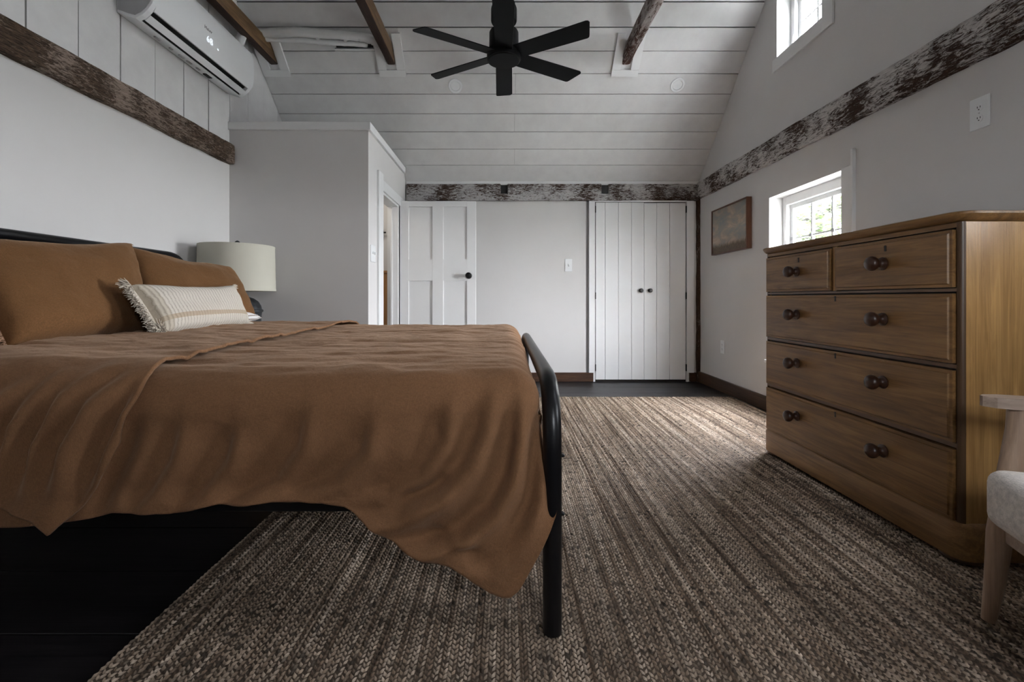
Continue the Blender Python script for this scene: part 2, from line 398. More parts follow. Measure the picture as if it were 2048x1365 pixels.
for z in (1.73, .35): link('hinge', join(boxm((xa-.014, xa+.004, Yd0-.006, Yd0+.02, z-.04, z+.045)), tube([(xa-.006, Yd0-.006, z-.05), (xa-.006, Yd0-.006, z+.055)], .007, 8)), blackm, d1o)

# ---- closet double door
d2 = empty('door_2', (xc(1287), YB, 0), kind='structure')
zc = lambda py: .87+(598-py)/190.0
cols = [1190.5, 1209.5, 1236, 1262, 1287, 1312, 1338, 1370]
for i in range(7):
    link('plank', boxm((xc(cols[i])+.0012, xc(cols[i+1])-.0012, YB-.018, YB-.0005, .022, zc(406)-(.0 if i < 4 else .004)), bev=.0022), whitep, d2)
box('casing', (xc(1177), xc(1189), YB-.03, YB, .095, zc(403)), whitep, d2, bev=.002)
box('casing', (xc(1371.5), xc(1386), YB-.03, YB, .095, zc(403)), whitep, d2, bev=.002)
box('jamb', (xc(1186), xc(1189.6), YB-.022, YB, .0, .095), whitep, d2)
box('jamb', (xc(1371), xc(1375), YB-.022, YB, .0, .095), whitep, d2)
box('head_casing', (xc(1189), xc(1371.5), YB-.028, YB, zc(406)+.004, zc(403)+.004), whitep, d2)
box('door_gap', (xc(1189.8), xc(1371), YB-.004, YB-.0002, .0, zc(405)), darkgap, d2)
for px in (1280, 1298):
    link('knob', lathe([(.019, 0), (.020, .003), (.011, .006), (.009, .020), (.019, .028), (.022, .036), (.016, .044), (.001, .046)], 18, (xc(px), YB-.018, zc(581.5)), 'Y-'), blackm, d2, True, auto=40)
for px in (1190, 1370.5):
    for z in (zc(420), zc(592), zc(735)): box('hinge', (xc(px)-.006, xc(px)+.004, YB-.034, YB-.012, z-.035, z+.035), blackm, d2)

# ---- baseboards
def baseb(name, b, m):
    o = box(name, b, m, bev=.003); tag(o, kind='structure'); return o
baseb('baseboard_back', (-.29, xc(1186), YB-.022, YB, 0, .095), basew)
baseb('baseboard_corner', (xc(1378), xc(1391), YB-.022, YB, 0, .095), basew)
baseb('baseboard_right', (XR-.022, XR, YN, YB-.03, 0, .112), basew_y)
baseb('baseboard_left', (XL, XL+.02, YN, YF, 0, .10), basew_y)

# ---- old hewn beams
def hewn(name, axis, a0, a1, c, size, amp, mat, parent=None, step=.02, seed=0, taper=None, notches=()):
    """rough square timber along an axis; c, size in the other two axes"""
    n = max(2, int((a1-a0)/step)); V, F = [], []
    w_, h_ = size; ring = []
    m = 7
    for i in range(m): ring.append((-1+2*i/m, -1))
    for i in range(m): ring.append((1, -1+2*i/m))
    for i in range(m): ring.append((1-2*i/m, 1))
    for i in range(m): ring.append((-1, 1-2*i/m))
    R = len(ring)
    for i in range(n+1):
        a = a0+(a1-a0)*i/n
        for u, v in ring:
            cr = max(0, abs(u)+abs(v)-1.72)*.18
            tw, th = (taper(a) if taper else (0, 0))
            p = [u*(1-cr)*w_/2+c[0]+(tw if v < 0 else th)*0, v*(1-cr)*h_/2+c[1]+(tw if v < 0 else th)]
            q = Vector((a*3.2+seed*9.1, p[0]*9, p[1]*9)); q2 = Vector((a*14+seed, p[0]*30, p[1]*30))
            p[0] += amp*(mnoise.noise(q)*1.1+mnoise.noise(q2)*.5); p[1] += amp*(mnoise.noise(q+Vector((31, 7, 3)))*1.3+mnoise.noise(q2+Vector((3, 9, 2)))*.5)
            p.insert(axis, a); V.append(p)
    for i in range(n):
        for k in range(R): F.append((i*R+k, i*R+(k+1) % R, (i+1)*R+(k+1) % R, (i+1)*R+k))
    F.append(range(R)); F.append([n*R+k for k in range(R)])
    return fixn(pyd(V, F))
def beam(name, label, me, mat):
    o = link(name, me, mat, None, True, auto=50); tag(o, label, 'beam'); return o
beam('wall_beam', 'dark brown hewn beam with peeling paint along the left wall under the air conditioner',
     hewn('b', 1, YN+.02, 3.475, (XL+.012, 1.970), (.062, .150), .006, None, seed=1), dist_yl)
beam('wall_beam', 'whitewashed hewn beam running along the right wall over the painting',
     hewn('b', 1, YN+.02, YB-.03, (XR-.008, 2.005), (.052, .150), .006, None, seed=2, taper=lambda a: ((-.045+.01*(a-1.8)), .006)), dist_y)
# back beam with two square mortises, front face as a grid
def back_beam():
    xa, xb, za, zb = -1.035, XR-.02, 1.898, 2.068; yf = YB-.045
    xs = list(np.arange(xa, xb, .012))+[xb]; zs = list(np.linspace(za, zb, 14)); V, F = [], []
    nts = [(xc(1001), xc(1015)), (xc(1202), xc(1216))]
    for x in xs:
        for z in zs:
            q = Vector((x*4, z*20, 5)); d = .006*mnoise.noise(q)+.003*mnoise.noise(q*4)
            zz = z+(.006*mnoise.noise(Vector((x*3, z*3, 1))) if z in (zs[0], zs[-1]) else 0)
            y = yf+d
            if any(a < x < b for a, b in nts) and z > 1.975: y = YB-.002
            V.append((x, y, zz))
    m = len(zs)
    for i in range(len(xs)-1):
        for j in range(m-1): F.append((i*m+j, (i+1)*m+j, (i+1)*m+j+1, i*m+j+1))
    b0 = len(V)
    for x in xs: V.append((x, YB, za)); V.append((x, YB, zb))
    for i in range(len(xs)-1):
        F.append((b0+2*i, b0+2*i+2, (i+1)*m, i*m)); F.append((i*m+m-1, (i+1)*m+m-1, b0+2*i+3, b0+2*i+1))
    F.append([b0, *range(0, m), b0+1]); return fixn(pyd(V, F))
bb = beam('wall_beam', 'whitewashed hewn beam with two square mortises above the panelled door', back_beam(), dist_x)
for a in (1001, 1202): link('mortise', boxm((xc(a)+.004, xc(a+14)-.004, YB-.02, YB-.0025, 1.978, 2.060)), slotm, bb)
o = link('corner_post', hewn('b', 2, 0.001, 1.94, (xc(1397), YB-.012), (.055, .05), .007, None, seed=5, step=.015), dist_z, None, True, auto=50)
tag(o, 'narrow worn brown timber post in the far right corner', 'post')

# ---- horizontal tie beams
def tie(x, mat, label, w_=.068, h_=.125, seed=0, amp=.002):
    zb = 2.885; me = hewn('t', 1, .45, 3.93, (x, zb+h_/2), (w_, h_), amp, None, seed=seed, step=.04)
    o = link('tie_beam', me, mat, None, True, auto=45); tag(o, label, 'beam')
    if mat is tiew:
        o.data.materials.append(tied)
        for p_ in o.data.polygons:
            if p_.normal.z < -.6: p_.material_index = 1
    for a, b, p, q in ((x-.115, x-.045, 3.73, 3.944), (x+.045, x+.115, 3.73, 3.944), (x-.115, x+.115, 3.945, 3.985)):
        link('trim_board', slope_box(max(a, XL+.002), b, p, q, -.022, -.002), whitep, ce)
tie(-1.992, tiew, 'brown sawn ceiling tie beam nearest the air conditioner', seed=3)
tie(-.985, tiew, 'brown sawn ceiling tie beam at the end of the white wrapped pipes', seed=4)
tie(1.032, dist_t, 'ceiling tie beam with flaking white paint right of the fan', seed=6, amp=.005)
link('trim_board', slope_box(-.02, .06, 3.86, 3.985, -.022, -.002), whitep, ce)

# ---- windows
def window(name, holes, zbar, cols, casing):
    y0, y1, z0, z1 = holes
    wd = empty(name, (XR+.14, (y0+y1)/2, z0), kind='structure')
    xa, xb = XR+.105, XR+.165
    f = .045
    fr = [box('frame', b, whitep, wd, bev=.002) for b in ((xa, xb, y0, y0+f, z0, z1), (xa, xb, y1-f, y1, z0, z1), (xa, xb, y0+f, y1-f, z1-f-.02, z1), (xa, xb, y0+f, y1-f, z0, z0+f))]
    sx0, sx1 = XR+.135, XR+.16
    a, b, c, d = y0+f, y1-f, z0+f, z1-f-.02; s = .032
    for q in ((sx0, sx1, a, a+s, c, d), (sx0, sx1, b-s, b, c, d), (sx0, sx1, a+s, b-s, d-s, d), (sx0, sx1, a+s, b-s, c, c+s)): box('sash', q, whitep, wd, bev=.002)
    n = cols; ys = [a+s+(b-s-a-s)*i/n for i in range(n+1)]; zz = [c+s]+zbar+[d-s]
    for y in ys[1:-1]: box('muntin', (sx0+.002, sx1-.004, y-.008, y+.008, c+s, d-s), whitep, wd)
    for z in zbar: box('muntin', (sx0+.004, sx1-.006, a+s, b-s, z-.006, z+.006), whitep, wd)
    for i in range(n):
        for j in range(len(zz)-1): box('pane', (sx0+.011, sx0+.014, ys[i], ys[i+1], zz[j], zz[j+1]), glassm, wd)
    if casing == 'low':
        # square board casing with the tall side piece
        box('casing', (XR-.014, XR+.001, y0-.085, y0-.001, z0-.06, z1+.005), whitep, wd, bev=.0015)
        box('casing_edge', (XR-.022, XR+.001, y0-.10, y0-.085, z0-.06, z1+.095), whitep, wd, bev=.0015)
        box('sill', (XR-.03, XR+.105, y0-.1, y1+.02, z0-.025, z0-.001), whitep, wd, bev=.003)
    else:
        box('casing', (XR-.014, XR+.001, y0-.095, y0-.001, z0-.095, z1+.09), whitep, wd, bev=.0015)
        box('casing', (XR-.014, XR+.001, y0-.001, y1+.035, z0-.095, z0-.001), whitep, wd, bev=.0015)
        link('latch', tube([(XR+.10, y1-.05, z0+.06), (XR+.085, y1-.055, z0+.09), (XR+.10, y1-.05, z0+.15)], .008, 8), whitep, wd, True)
    return wd
w1 = window('window_1', HOLES_R[0], [2.9], 2, 'high')
w2 = window('window_2', HOLES_R[1], [.70, 1.01, 1.325], 3, 'low')
window('window_5', HOLES_R[2], [2.9], 2, 'high'); window('window_6', HOLES_R[3], [1.33], 3, 'low')
for x, z in ((2.78, 1.325), (3.0, 1.325), (3.22, 1.325), (3.43, 1.325)): box('clip', (XR+.132, XR+.14, x, x+.03, z-.012, z+.012), greyplastic, w2)
for i, (x0, x1, z0, z1) in enumerate(HOLES_N):
    wd = empty('window_%d' % (i+3), ((x0+x1)/2, YN-.1, z0), kind='structure'); a, b = YN-.12, YN-.07; f = .06
    for q in ((x0, x0+f, a, b, z0, z1), (x1-f, x1, a, b, z0, z1), (x0+f, x1-f, a, b, z0, z0+f), (x0+f, x1-f, a, b, z1-f, z1)): box('frame', q, whitep, wd, bev=.002)
    xm, zm = (x0+x1)/2, (z0+z1)/2
    box('meeting_rail', (x0+f, x1-f, a+.01, b-.01, zm-.02, zm+.02), whitep, wd); box('muntin', (xm-.01, xm+.01, a+.01, b-.01, z0+f, z1-f), whitep, wd)
    for p, q in ((x0+f, xm), (xm, x1-f)):
        for r, s in ((z0+f, zm), (zm, z1-f)): box('pane', (p, q, YN-.1, YN-.097, r, s), glassm, wd)

# ================================================================== OUTSIDE
g = box('ground', (-60, 60, -60, 60, -3.3, -3.0), bouncem); tag(g, kind='structure')
tro = empty('tree', (8.6, 12.4, -3.0), 'leafy green tree outside the low right window', 'tree')
r2 = random.Random(11)
link('trunk', tube([(8.6, 12.4, -3), (8.65, 12.3, -.5), (8.5, 12.4, 1.5), (8.6, 12.5, 3.6)], [.28, .22, .16, .06], 10), barkm, tro, True)
brs = []
for i in range(26):
    z = r2.uniform(-.3, 3.3); a = r2.uniform(0, 2*PI); L = r2.uniform(1.4, 3.0)
    p = Vector((8.55, 12.4, z)); e = p+Vector((math.cos(a)*L, math.sin(a)*L, r2.uniform(-.3, .7))); mid = (p+e)/2+Vector((0, 0, .25))
    brs.append(tube([p, mid, e], [.05, .03, .01], 6))
link('branches', join(*brs), barkm, tro, True)
V, F = [], []
for i in range(14000):
    a = r2.uniform(0, 2*PI); u = r2.uniform(-1, 1); rr = 3.0*r2.random()**.4
    s = math.sqrt(1-u*u); c = Vector((8.6+rr*s*math.cos(a), 12.4+rr*s*math.sin(a), 2.2+rr*u*.85))
    R = Matrix.Rotation(r2.uniform(0, 6), 3, 'Z')@Matrix.Rotation(r2.uniform(-1.2, 1.2), 3, 'X'); l = r2.uniform(.06, .11); b0 = len(V)
    for q in ((-l, 0, 0), (0, -l*.4, .01), (l, 0, 0), (0, l*.4, .01)): V.append(c+R@Vector(q))
    F.append((b0, b0+1, b0+2, b0+3))
tag(link('foliage', pyd(V, F), leafm, tro), kind='stuff')

# ================================================================== RUG
RX0, RX1, RY0, RY1 = -.93, 1.965, .35, 3.985
def rug_material():
    m, t, b = nodes('jute')
    at = N(t, 'Attribute'); at.attribute_name = 'tone'
    ge = N(t, 'NewGeometry'); mp = N(t, 'Mapping'); mp.inputs['Scale'].default_value = (38, .8, 1); t.links.new(ge.outputs['Position'], mp.inputs[0])
    s1 = noise(t, mp.outputs[0], 1, 4, .65)
    mp2 = N(t, 'Mapping'); mp2.inputs['Scale'].default_value = (9, 2.2, 1); t.links.new(ge.outputs['Position'], mp2.inputs[0])
    s2 = noise(t, mp2.outputs[0], 1, 3, .6)
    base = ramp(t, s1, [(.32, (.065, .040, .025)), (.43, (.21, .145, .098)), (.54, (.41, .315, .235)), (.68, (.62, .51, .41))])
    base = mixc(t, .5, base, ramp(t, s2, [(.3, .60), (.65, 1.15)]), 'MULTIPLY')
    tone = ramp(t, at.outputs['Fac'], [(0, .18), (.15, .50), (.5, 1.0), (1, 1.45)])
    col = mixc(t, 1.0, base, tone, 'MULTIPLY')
    t.links.new(col, b.inputs['Base Color']); b.inputs['Roughness'].default_value = .75; b.inputs['Specular IOR Level'].default_value = .3
    bump(t, b, noise(t, coord(t, (1, 1, 1), 'Object'), 700, 2), .4, .001); return m
jute = rug_material()
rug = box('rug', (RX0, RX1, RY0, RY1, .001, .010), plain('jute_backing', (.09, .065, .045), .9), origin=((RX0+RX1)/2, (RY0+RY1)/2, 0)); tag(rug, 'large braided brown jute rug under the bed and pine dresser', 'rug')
PITCH = .0185; STEP = .0165
def braid_mesh(seed):
    rg = np.random.default_rng(seed); n = int((RY1-RY0)/STEP); V = []; F = []; T = []
    wob = 0
    for i in range(n):
        y = RY0+i*STEP
        for sgn in (-1, 1):
            yy = y+(.5*STEP if sgn > 0 else 0)+rg.normal(0, .0012)
            # lobe runs from outer edge back to the spine of the braid
            L = .021*rg.uniform(.88, 1.12); W = .0048*rg.uniform(.85, 1.15); h = .0045+rg.normal(0, .0006)
            dirx, diry = -sgn*.48, .88; nx, ny = -diry, dirx
            cx, cy = sgn*.0045+rg.normal(0, .0004), yy
            b0 = len(V)
            V += [(cx-dirx*L/2, cy-diry*L/2, -.002), (cx+nx*W-dirx*L*.1, cy+ny*W-diry*L*.1, -.001), (cx+dirx*L/2, cy+diry*L/2, -.001), (cx-nx*W-dirx*L*.1, cy-ny*W-diry*L*.1, -.001),
                  (cx-dirx*L*.22, cy-diry*L*.22, h), (cx+dirx*L*.18, cy+diry*L*.18, h*.8)]
            F += [(b0, b0+1, b0+4), (b0+1, b0+2, b0+5), (b0+1, b0+5, b0+4), (b0+2, b0+3, b0+5), (b0+3, b0+4, b0+5), (b0+3, b0, b0+4)]
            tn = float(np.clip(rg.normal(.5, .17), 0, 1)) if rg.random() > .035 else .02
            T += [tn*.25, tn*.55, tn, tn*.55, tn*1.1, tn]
    me = pyd(V, F); at = me.attributes.new('tone', 'FLOAT', 'POINT'); at.data.foreach_set('value', T)
    me.polygons.foreach_set('use_smooth', [True]*len(me.polygons)); me.materials.append(jute); me.update(); return me
var = [braid_mesh(100+i) for i in range(14)]
nr = int((RX1-RX0)/PITCH); rr = random.Random(5); rorg = ORG[rug.name]
for i in range(nr+1):
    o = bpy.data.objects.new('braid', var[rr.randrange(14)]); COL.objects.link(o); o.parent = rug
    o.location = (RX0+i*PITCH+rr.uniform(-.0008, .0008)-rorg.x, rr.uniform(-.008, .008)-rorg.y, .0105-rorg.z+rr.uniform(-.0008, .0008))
# loose ends along the far edge
V, F = [], []
ms = []
for i in range(90):
    x = rr.uniform(RX0, RX1); y = RY1; a = rr.uniform(-.9, .9); L = rr.uniform(.008, .035)
    ms.append(tube([(x, y-.01, .008), (x+math.sin(a)*L*.5, y+math.cos(a)*L*.5, .012), (x+math.sin(a*1.6)*L, y+math.cos(a)*L, .004)], [.0015, .0012, .0005], 5))
for i in range(40):
    y = rr.uniform(3.2, RY1); x = RX1; ms.append(tube([(x-.01, y, .008), (x+.006, y+.008, .012), (x+rr.uniform(.008, .018), y+rr.uniform(-.01, .02), .004)], [.0015, .0012, .0005], 5))
tag(link('loose_fibres', join(*ms), jute, rug), kind='stuff')

# ================================================================== BED
BZ = 1.17; BF = 2.86       # near and far leg planes
bed = empty('bed', (-.97, 2.0, 0), 'black tubular metal bed frame with rounded headboard and footboard', 'bed')
fx = .119
link('footboard', tube(bendpath([(fx, BZ, .0155), (fx, BZ, .30), (fx, BZ+.0, .645), (fx, BF, .645), (fx, BF, .0155)], .20, 12), .0245, 20), blackm, bed, True, auto=60)
link('headboard', tube(bendpath([(-2.06, BZ, .0155), (-2.06, BZ, 1.135), (-2.06, BF+.06, 1.135), (-2.06, BF+.06, .001)], .16, 10), .0245, 20), blackm, bed, True, auto=60)
link('head_rail', tube([(-2.06, BZ, .62), (-2.06, BF+.06, .62)], .016, 12), blackm, bed, True)
for k in range(7):
    y = BZ+.22+k*.215; link('spindle', tube([(-2.06, y, .62), (-2.06, y, .20)], .009, 8), blackm, bed, True)
link('foot_rail', tube([(fx, BZ, .36), (fx, BF, .36)], .014, 12), blackm, bed, True)
for y in (BZ+.035, BF-.065): box('side_rail', (-2.04, fx-.01, y, y+.03, .305, .385), blackm, bed, bev=.003)
for z in (.215, .365): link('bolt', lathe([(.008, 0), (.008, .004), (.005, .007), (.001, .007)], 10, (fx+.024, BZ, z+.1), 'Z'), blackm, bed)
box('bracket', (fx-.034, fx-.012, BZ-.005, BZ+.04, .24, .42), blackm, bed, bev=.002)
link('support_leg', tube([(-.97, 2.0, .0), (-.97, 2.0, .33)], .016, 10), blackm, bed, True)
for k in range(12):
    x = -1.95+k*.175; box('slat', (x, x+.05, BZ+.06, BF-.06, .335, .352), blackf, bed)
mat_w = linen('mattress_ticking', (.6, .6, .58), 400, False)
mt = link('mattress', boxm((-2.02, .045, BZ+.09, BF-.06, .353, .63), bev=.04, seg=4), mat_w, None, True, origin=(-1, 2, .353)); tag(mt, 'white mattress under the rust duvet', 'mattress')

# ---- duvet ---------------------------------------------------------------
YNF, RT, ZT, YFF = 1.15, .115, .682, 2.93
DD = 1.15
px2x = lambda p: (p-1012)*DD/910; py2z = lambda p: .87-(p-598)*DD/910
HEM = [(-700,1050),(-200,1052),(0,1050),(60,1047),(130,1040),(200,1030),(240,1018),(300,1020),(350,1022),(430,1006),(520,1002),(600,996),(650,1002),(690,1013),(740,1042),(800,1085),(860,1112),(900,1124),(940,1150),(980,1178),(1005,1187),(1022,1186),(1040,1170),(1062,1130),(1090,1078),(1108,1040),(1118,1010)]
hx = np.array([px2x(a) for a, b in HEM]); hz = np.array([py2z(b) for a, b in HEM])
hemz = lambda x: np.interp(x, hx, hz)
# valleys of the drape: (polyline in photo coordinates, depth, width on the upper/left side, width on the lower/right side)
CR = [([(1026,790),(1022,880),(1008,955),(975,1015),(920,1058),(850,1078),(780,1075)], .022, 26, 9),
      ([(965,770),(950,860),(920,925),(870,975),(800,1012),(730,1022),(660,1010)], .018, 34, 12),
      ([(880,800),(870,880),(830,940),(770,972),(700,990)], .015, 34, 12),
      ([(900,960),(860,985),(790,1005)], .010, 14, 8),
      ([(730,830),(715,900),(670,945),(600,975),(520,992)], .014, 34, 12),
      ([(600,820),(585,890),(545,950),(480,985),(430,1004)], .014, 34, 12),
      ([(460,850),(440,920),(400,975),(350,1010)], .013, 30, 12),
      ([(350,840),(330,920),(300,975),(262,1012)], .013, 26, 12),
      ([(275,830),(250,910),(222,975),(200,1030)], .009, 14, 16),
      ([(1078,830),(1070,920),(1060,1000),(1035,1060)], .014, 16, 10),
      ([(1050,1010),(1020,1080),(975,1120),(930,1128)], .007, 26, 10),
      ([(860,1060),(900,1085),(960,1100)], .006, 14, 8),
      ([(1100,880),(1104,960),(1100,1040)], .008, 10, 8)]
CRP = [([(285,750),(240,820),(205,900),(180,985),(150,1040)], .014, 14, 18),
       ([(330,715),(230,745),(170,800),(130,880),(110,980)], .018, 22, 12),
       ([(300,700),(180,725),(110,790),(70,880),(55,990)], .018, 26, 12),
       ([(200,720),(80,750),(20,840),(-10,960)], .018, 26, 12),
       ([(60,740),(-30,800),(-80,900),(-100,1000)], .018, 26, 12),
       ([(255,790),(225,860),(190,960)], .010, 8, 8)]
def crease(X, Z, lst):
    P = 1012+X*910/DD; Q = 598+(.87-Z)*910/DD; D = np.zeros_like(X)
    for pl, amp, wa, wb_ in lst:
        best = np.full(X.shape, 1e9); sg = np.zeros_like(X); tt = np.zeros_like(X); n = len(pl)-1
        for i in range(n):
            ax, ay = pl[i]; bx, by = pl[i+1]; ux, uy = bx-ax, by-ay; L2 = ux*ux+uy*uy
            t = np.clip(((P-ax)*ux+(Q-ay)*uy)/L2, 0, 1); ex, ey = P-ax-t*ux, Q-ay-t*uy; d = np.hypot(ex, ey)
            s = np.sign(ux*ey-uy*ex); m = d < best; best = np.where(m, d, best); sg = np.where(m, s, sg); tt = np.where(m, (i+t)/n, tt)
        w_ = np.where(sg > 0, wa, wb_)*1.25
        fade = np.clip(np.sin(np.clip(tt, 0, 1)*PI)*1.5+.15, 0, 1)
        D += amp*fade*np.exp(-(best/w_)**2)-amp*.55*fade*np.exp(-((best-w_*2.0)/(w_*1.3))**2)*(sg < 0)
    return D*1.7
def fbm(X, Y, sx, sy, seed):
    r = np.empty(X.shape); it = np.nditer([X, Y], flags=['multi_index'])
    for a, b in it: r[it.multi_index] = mnoise.fractal(Vector((float(a)*sx+seed, float(b)*sy, seed*1.7)), .8, 2.1, 3)
    return r
XH, XF = -2.00, .035
def cross(X, S, hem, lst, off=0.0, hx0=-2.0):
    """X grid, S grid: S in [-1,0] near side (−1 = hem), 0..1 near arc, 1..2 top, 2..3 far arc, 3..4 far side"""
    Y = np.zeros_like(X); Z = np.zeros_like(X); R = RT
    zs = ZT-R
    b = np.clip(-S, 0, 1); side = S <= 0
    zh = hem(X); Zs = zs*(1-b)+zh*b
    br = np.clip((zs-Zs)/.3, 0, 1)
    Ys = YNF-.022*br-.0*b
    Ys = Ys+crease(X, Zs, lst)+.010*fbm(X, Zs, 3.2, 1.4, 4.0)*np.clip(b*3, 0, 1)
    a = np.clip(S, 0, 1)*PI/2
    fade = np.clip(1-S, 0, 1)
    Ya = YNF+R-R*np.cos(a); Za = zs+R*np.sin(a)
    cA = crease(X, np.where(S > 0, Za, zs), lst)*fade*np.where(S > 0, 1, 0)*(S <= 1); Ya = Ya+cA*np.cos(a); Za = Za-cA*np.sin(a)*.6
    t = np.clip(S-1, 0, 1); Yt = YNF+R+t*(YFF-YNF-2*R); Zt = np.full_like(X, ZT)
    a2 = np.clip(S-2, 0, 1)*PI/2; Yb = YFF-R+R*np.sin(a2); Zb = ZT-R+R*np.cos(a2)
    c = np.clip(S-3, 0, 1); Yc = np.full_like(X, YFF)+.02*c; Zc = (ZT-R)*(1-c)+.34*c
    Y = np.where(side, Ys, np.where(S <= 1, Ya, np.where(S <= 2, Yt, np.where(S <= 3, Yb, Yc))))
    Z = np.where(side, Zs, np.where(S <= 1, Za, np.where(S <= 2, Zt, np.where(S <= 3, Zb, Zc))))
    # loft of the filling and wrinkles on the top
    topw = np.clip(np.minimum(S*1.6, (3-S)*1.6), 0, 1)*(S > 0)
    Zl = .010*np.sin(np.clip((Y-YNF)/(YFF-YNF), 0, 1)*PI)+.022*np.clip((Y-1.4)/1.4, 0, 1)
    Z = Z+topw*(Zl+.013*fbm(X, Y, 1.6, 3.4, 7.0)+.0045*fbm(X+Y*.5, Y, 3.0, 16.0, 3.0)+.004*fbm(X, Y*1.0, 9.0, 34.0, 5.0))
    if off:
        nY = np.where(S <= 0, -1.0, np.where(S <= 1, -np.cos(a), 0)); nY = np.where(S > 2, np.sin(a2), nY)
        nZ = np.where(S <= 0, 0.0, np.where(S <= 1, np.sin(a), 1)); nZ = np.where(S > 2, np.cos(a2), nZ)
        Y = Y+nY*off; Z = Z+nZ*off
    return Y, Z
Srow = np.concatenate([np.linspace(-1, 0, 60, endpoint=False), np.linspace(0, 1, 16, endpoint=False), np.linspace(1, 2, 120, endpoint=False), np.linspace(2, 3, 12, endpoint=False), np.linspace(3, 4, 14)])
NX = 210
A, S = np.meshgrid(np.linspace(0, 1, NX), Srow, indexing='ij')
b = np.clip(-S, 0, 1)
xr = np.where(S <= 0, .088+.046*np.clip(b, 0, 1)**1.3, .088)
X = XH+A*(xr-XH)
Y, Z = cross(X, S, hemz, CR)
# round the foot end over inside the footboard
e = np.clip((X-(xr-.085))/.085, 0, 1); dr = (1-np.sqrt(np.clip(1-e*e, 0, 1)))
top = np.clip(S, 0, 1)*(S > 0)*(S < 3)
Z = Z-dr*.085*np.where(S > 0, np.clip(S, .0, 1), 0)
Y = Y+dr*.05*np.where(S <= 0, (1-.55*b), np.clip(1-S, 0, 1))
def gridmesh(X, Y, Z):
    n, m = X.shape; V = np.stack([X, Y, Z], -1).reshape(-1, 3); i, j = np.meshgrid(range(n-1), range(m-1), indexing='ij')
    a = (i*m+j).ravel(); F = np.stack([a, a+m, a+m+1, a+1], -1); return V, F
V1, F1 = gridmesh(X, Y, Z)
# end flap
cols_ = S[-1] ; mcol = X.shape[1]
K = 16; Xe = np.zeros((K, mcol)); Ye = Xe.copy(); Ze = Xe.copy()
for k in range(K):
    f = k/(K-1)
    Xe[k] = X[-1]+.006*math.sin(f*PI)-.03*f*(Srow > 0); Ye[k] = Y[-1]+np.where(Srow <= 0, .10*f, 0)+np.where((Srow > 0) & (Srow < 1), .10*f*(1-Srow), 0)
    Ze[k] = np.where(Srow <= 0, Z[-1], Z[-1]*(1-f)+np.minimum(Z[-1], .40)*f)
V2, F2 = gridmesh(Xe, Ye, Ze)
me = pyd(np.vstack([V1, V2]), np.vstack([F1, F2+len(V1)]))
bm = bmesh.new(); bm.from_mesh(me); bmesh.ops.remove_doubles(bm, verts=bm.verts, dist=.0002); bmesh.ops.recalc_face_normals(bm, faces=bm.faces); bm.to_mesh(me); bm.free()
duv = link('duvet', me, linen_b, None, True, origin=(-.97, 2.0, ZT)); tag(duv, 'rust brown linen duvet draped over the black bed frame', 'duvet')
# turned-back panel at the head
NXp = 130
pe_b = np.array([0, .2, .45, .8, 1.0]); pe_x = np.array([-.945, -.955, -.985, -1.06, -1.112])
PH = [(-700, 985), (-100, 985), (0, 994), (34, 1004), (102, 1029), (133, 1054), (300, 1054)]
phx = np.array([px2x(a) for a, b in PH]); phz = np.array([py2z(b) for a, b in PH])
A, S = np.meshgrid(np.linspace(0, 1, NXp), Srow, indexing='ij')
b = np.clip(-S, 0, 1)
edge = np.where(S <= 0, np.interp(b, pe_b, pe_x), -.945+.0*S)
edge = edge+np.where(S > 0, .02*np.sin(S*3.1), 0)
X = -1.93+A*(edge+1.93)
Y, Z = cross(X, S, lambda x: np.interp(x, phx, phz), CRP+CR[8:9], off=.026)
V1, F1 = gridmesh(X, Y, Z); me = fixn(pyd(V1, F1))
pan = link('turned_back_panel', me, linen_b, duv, True)
for o in (duv, pan):
    md = o.modifiers.new('thick', 'SOLIDIFY'); md.thickness = .009; md.offset = -1

# ---- pillows ---------------------------------------------------------------
def pillow_mesh(BL, BR, TR, TL, T, n=44, seed=1, sag=.02, pinch=.045, wr=.006, pw=.42):
    BL, BR, TR, TL = map(Vector, (BL, BR, TR, TL)); nrm = (BR-BL).cross(TL-BL).normalized()
    V, F = [], []; idx = {}
    for side in (1, -1):
        for i in range(n+1):
            for j in range(n+1):
                u, v = -1+2*i/n, -1+2*j/n
                edge = i in (0, n) or j in (0, n)
                if side == -1 and edge: idx[(side, i, j)] = idx[(1, i, j)]; continue
                uu = u*(1-pinch*(1-v*v)*abs(u)); vv = v*(1-pinch*1.3*(1-u*u)*abs(v))
                p = BL*((1-uu)*(1-vv)/4)+BR*((1+uu)*(1-vv)/4)+TR*((1+uu)*(1+vv)/4)+TL*((1-uu)*(1+vv)/4)
                th = T/2*((1-u**4)*(1-v**4))**pw if not edge else 0
                q = Vector((u*2.2+seed, v*2.2, side*3)); f = mnoise.fractal(q, .8, 2, 4)
                p = p+nrm*side*(th*(1+.10*mnoise.noise(q*.8))+(wr*f if not edge else 0))
                if v > 0: p.z -= sag*(1-u*u)*v*v*(1+.6*mnoise.noise(Vector((u*1.5+seed, 2, 1))))
                idx[(side, i, j)] = len(V); V.append(p)
    for side in (1, -1):
        for i in range(n):
            for j in range(n):
                q = [idx[(side, i, j)], idx[(side, i+1, j)], idx[(side, i+1, j+1)], idx[(side, i, j+1)]]
                F.append(q if side == 1 else q[::-1])
    edgeL = [V[idx[(1, 0, j)]] for j in range(n+1)]; edgeR = [V[idx[(1, n, j)]] for j in range(n+1)]
    edgeT = [V[idx[(1, i, n)]] for i in range(n+1)]
    return fixn(pyd(V, F)), edgeL, edgeR, edgeT, nrm
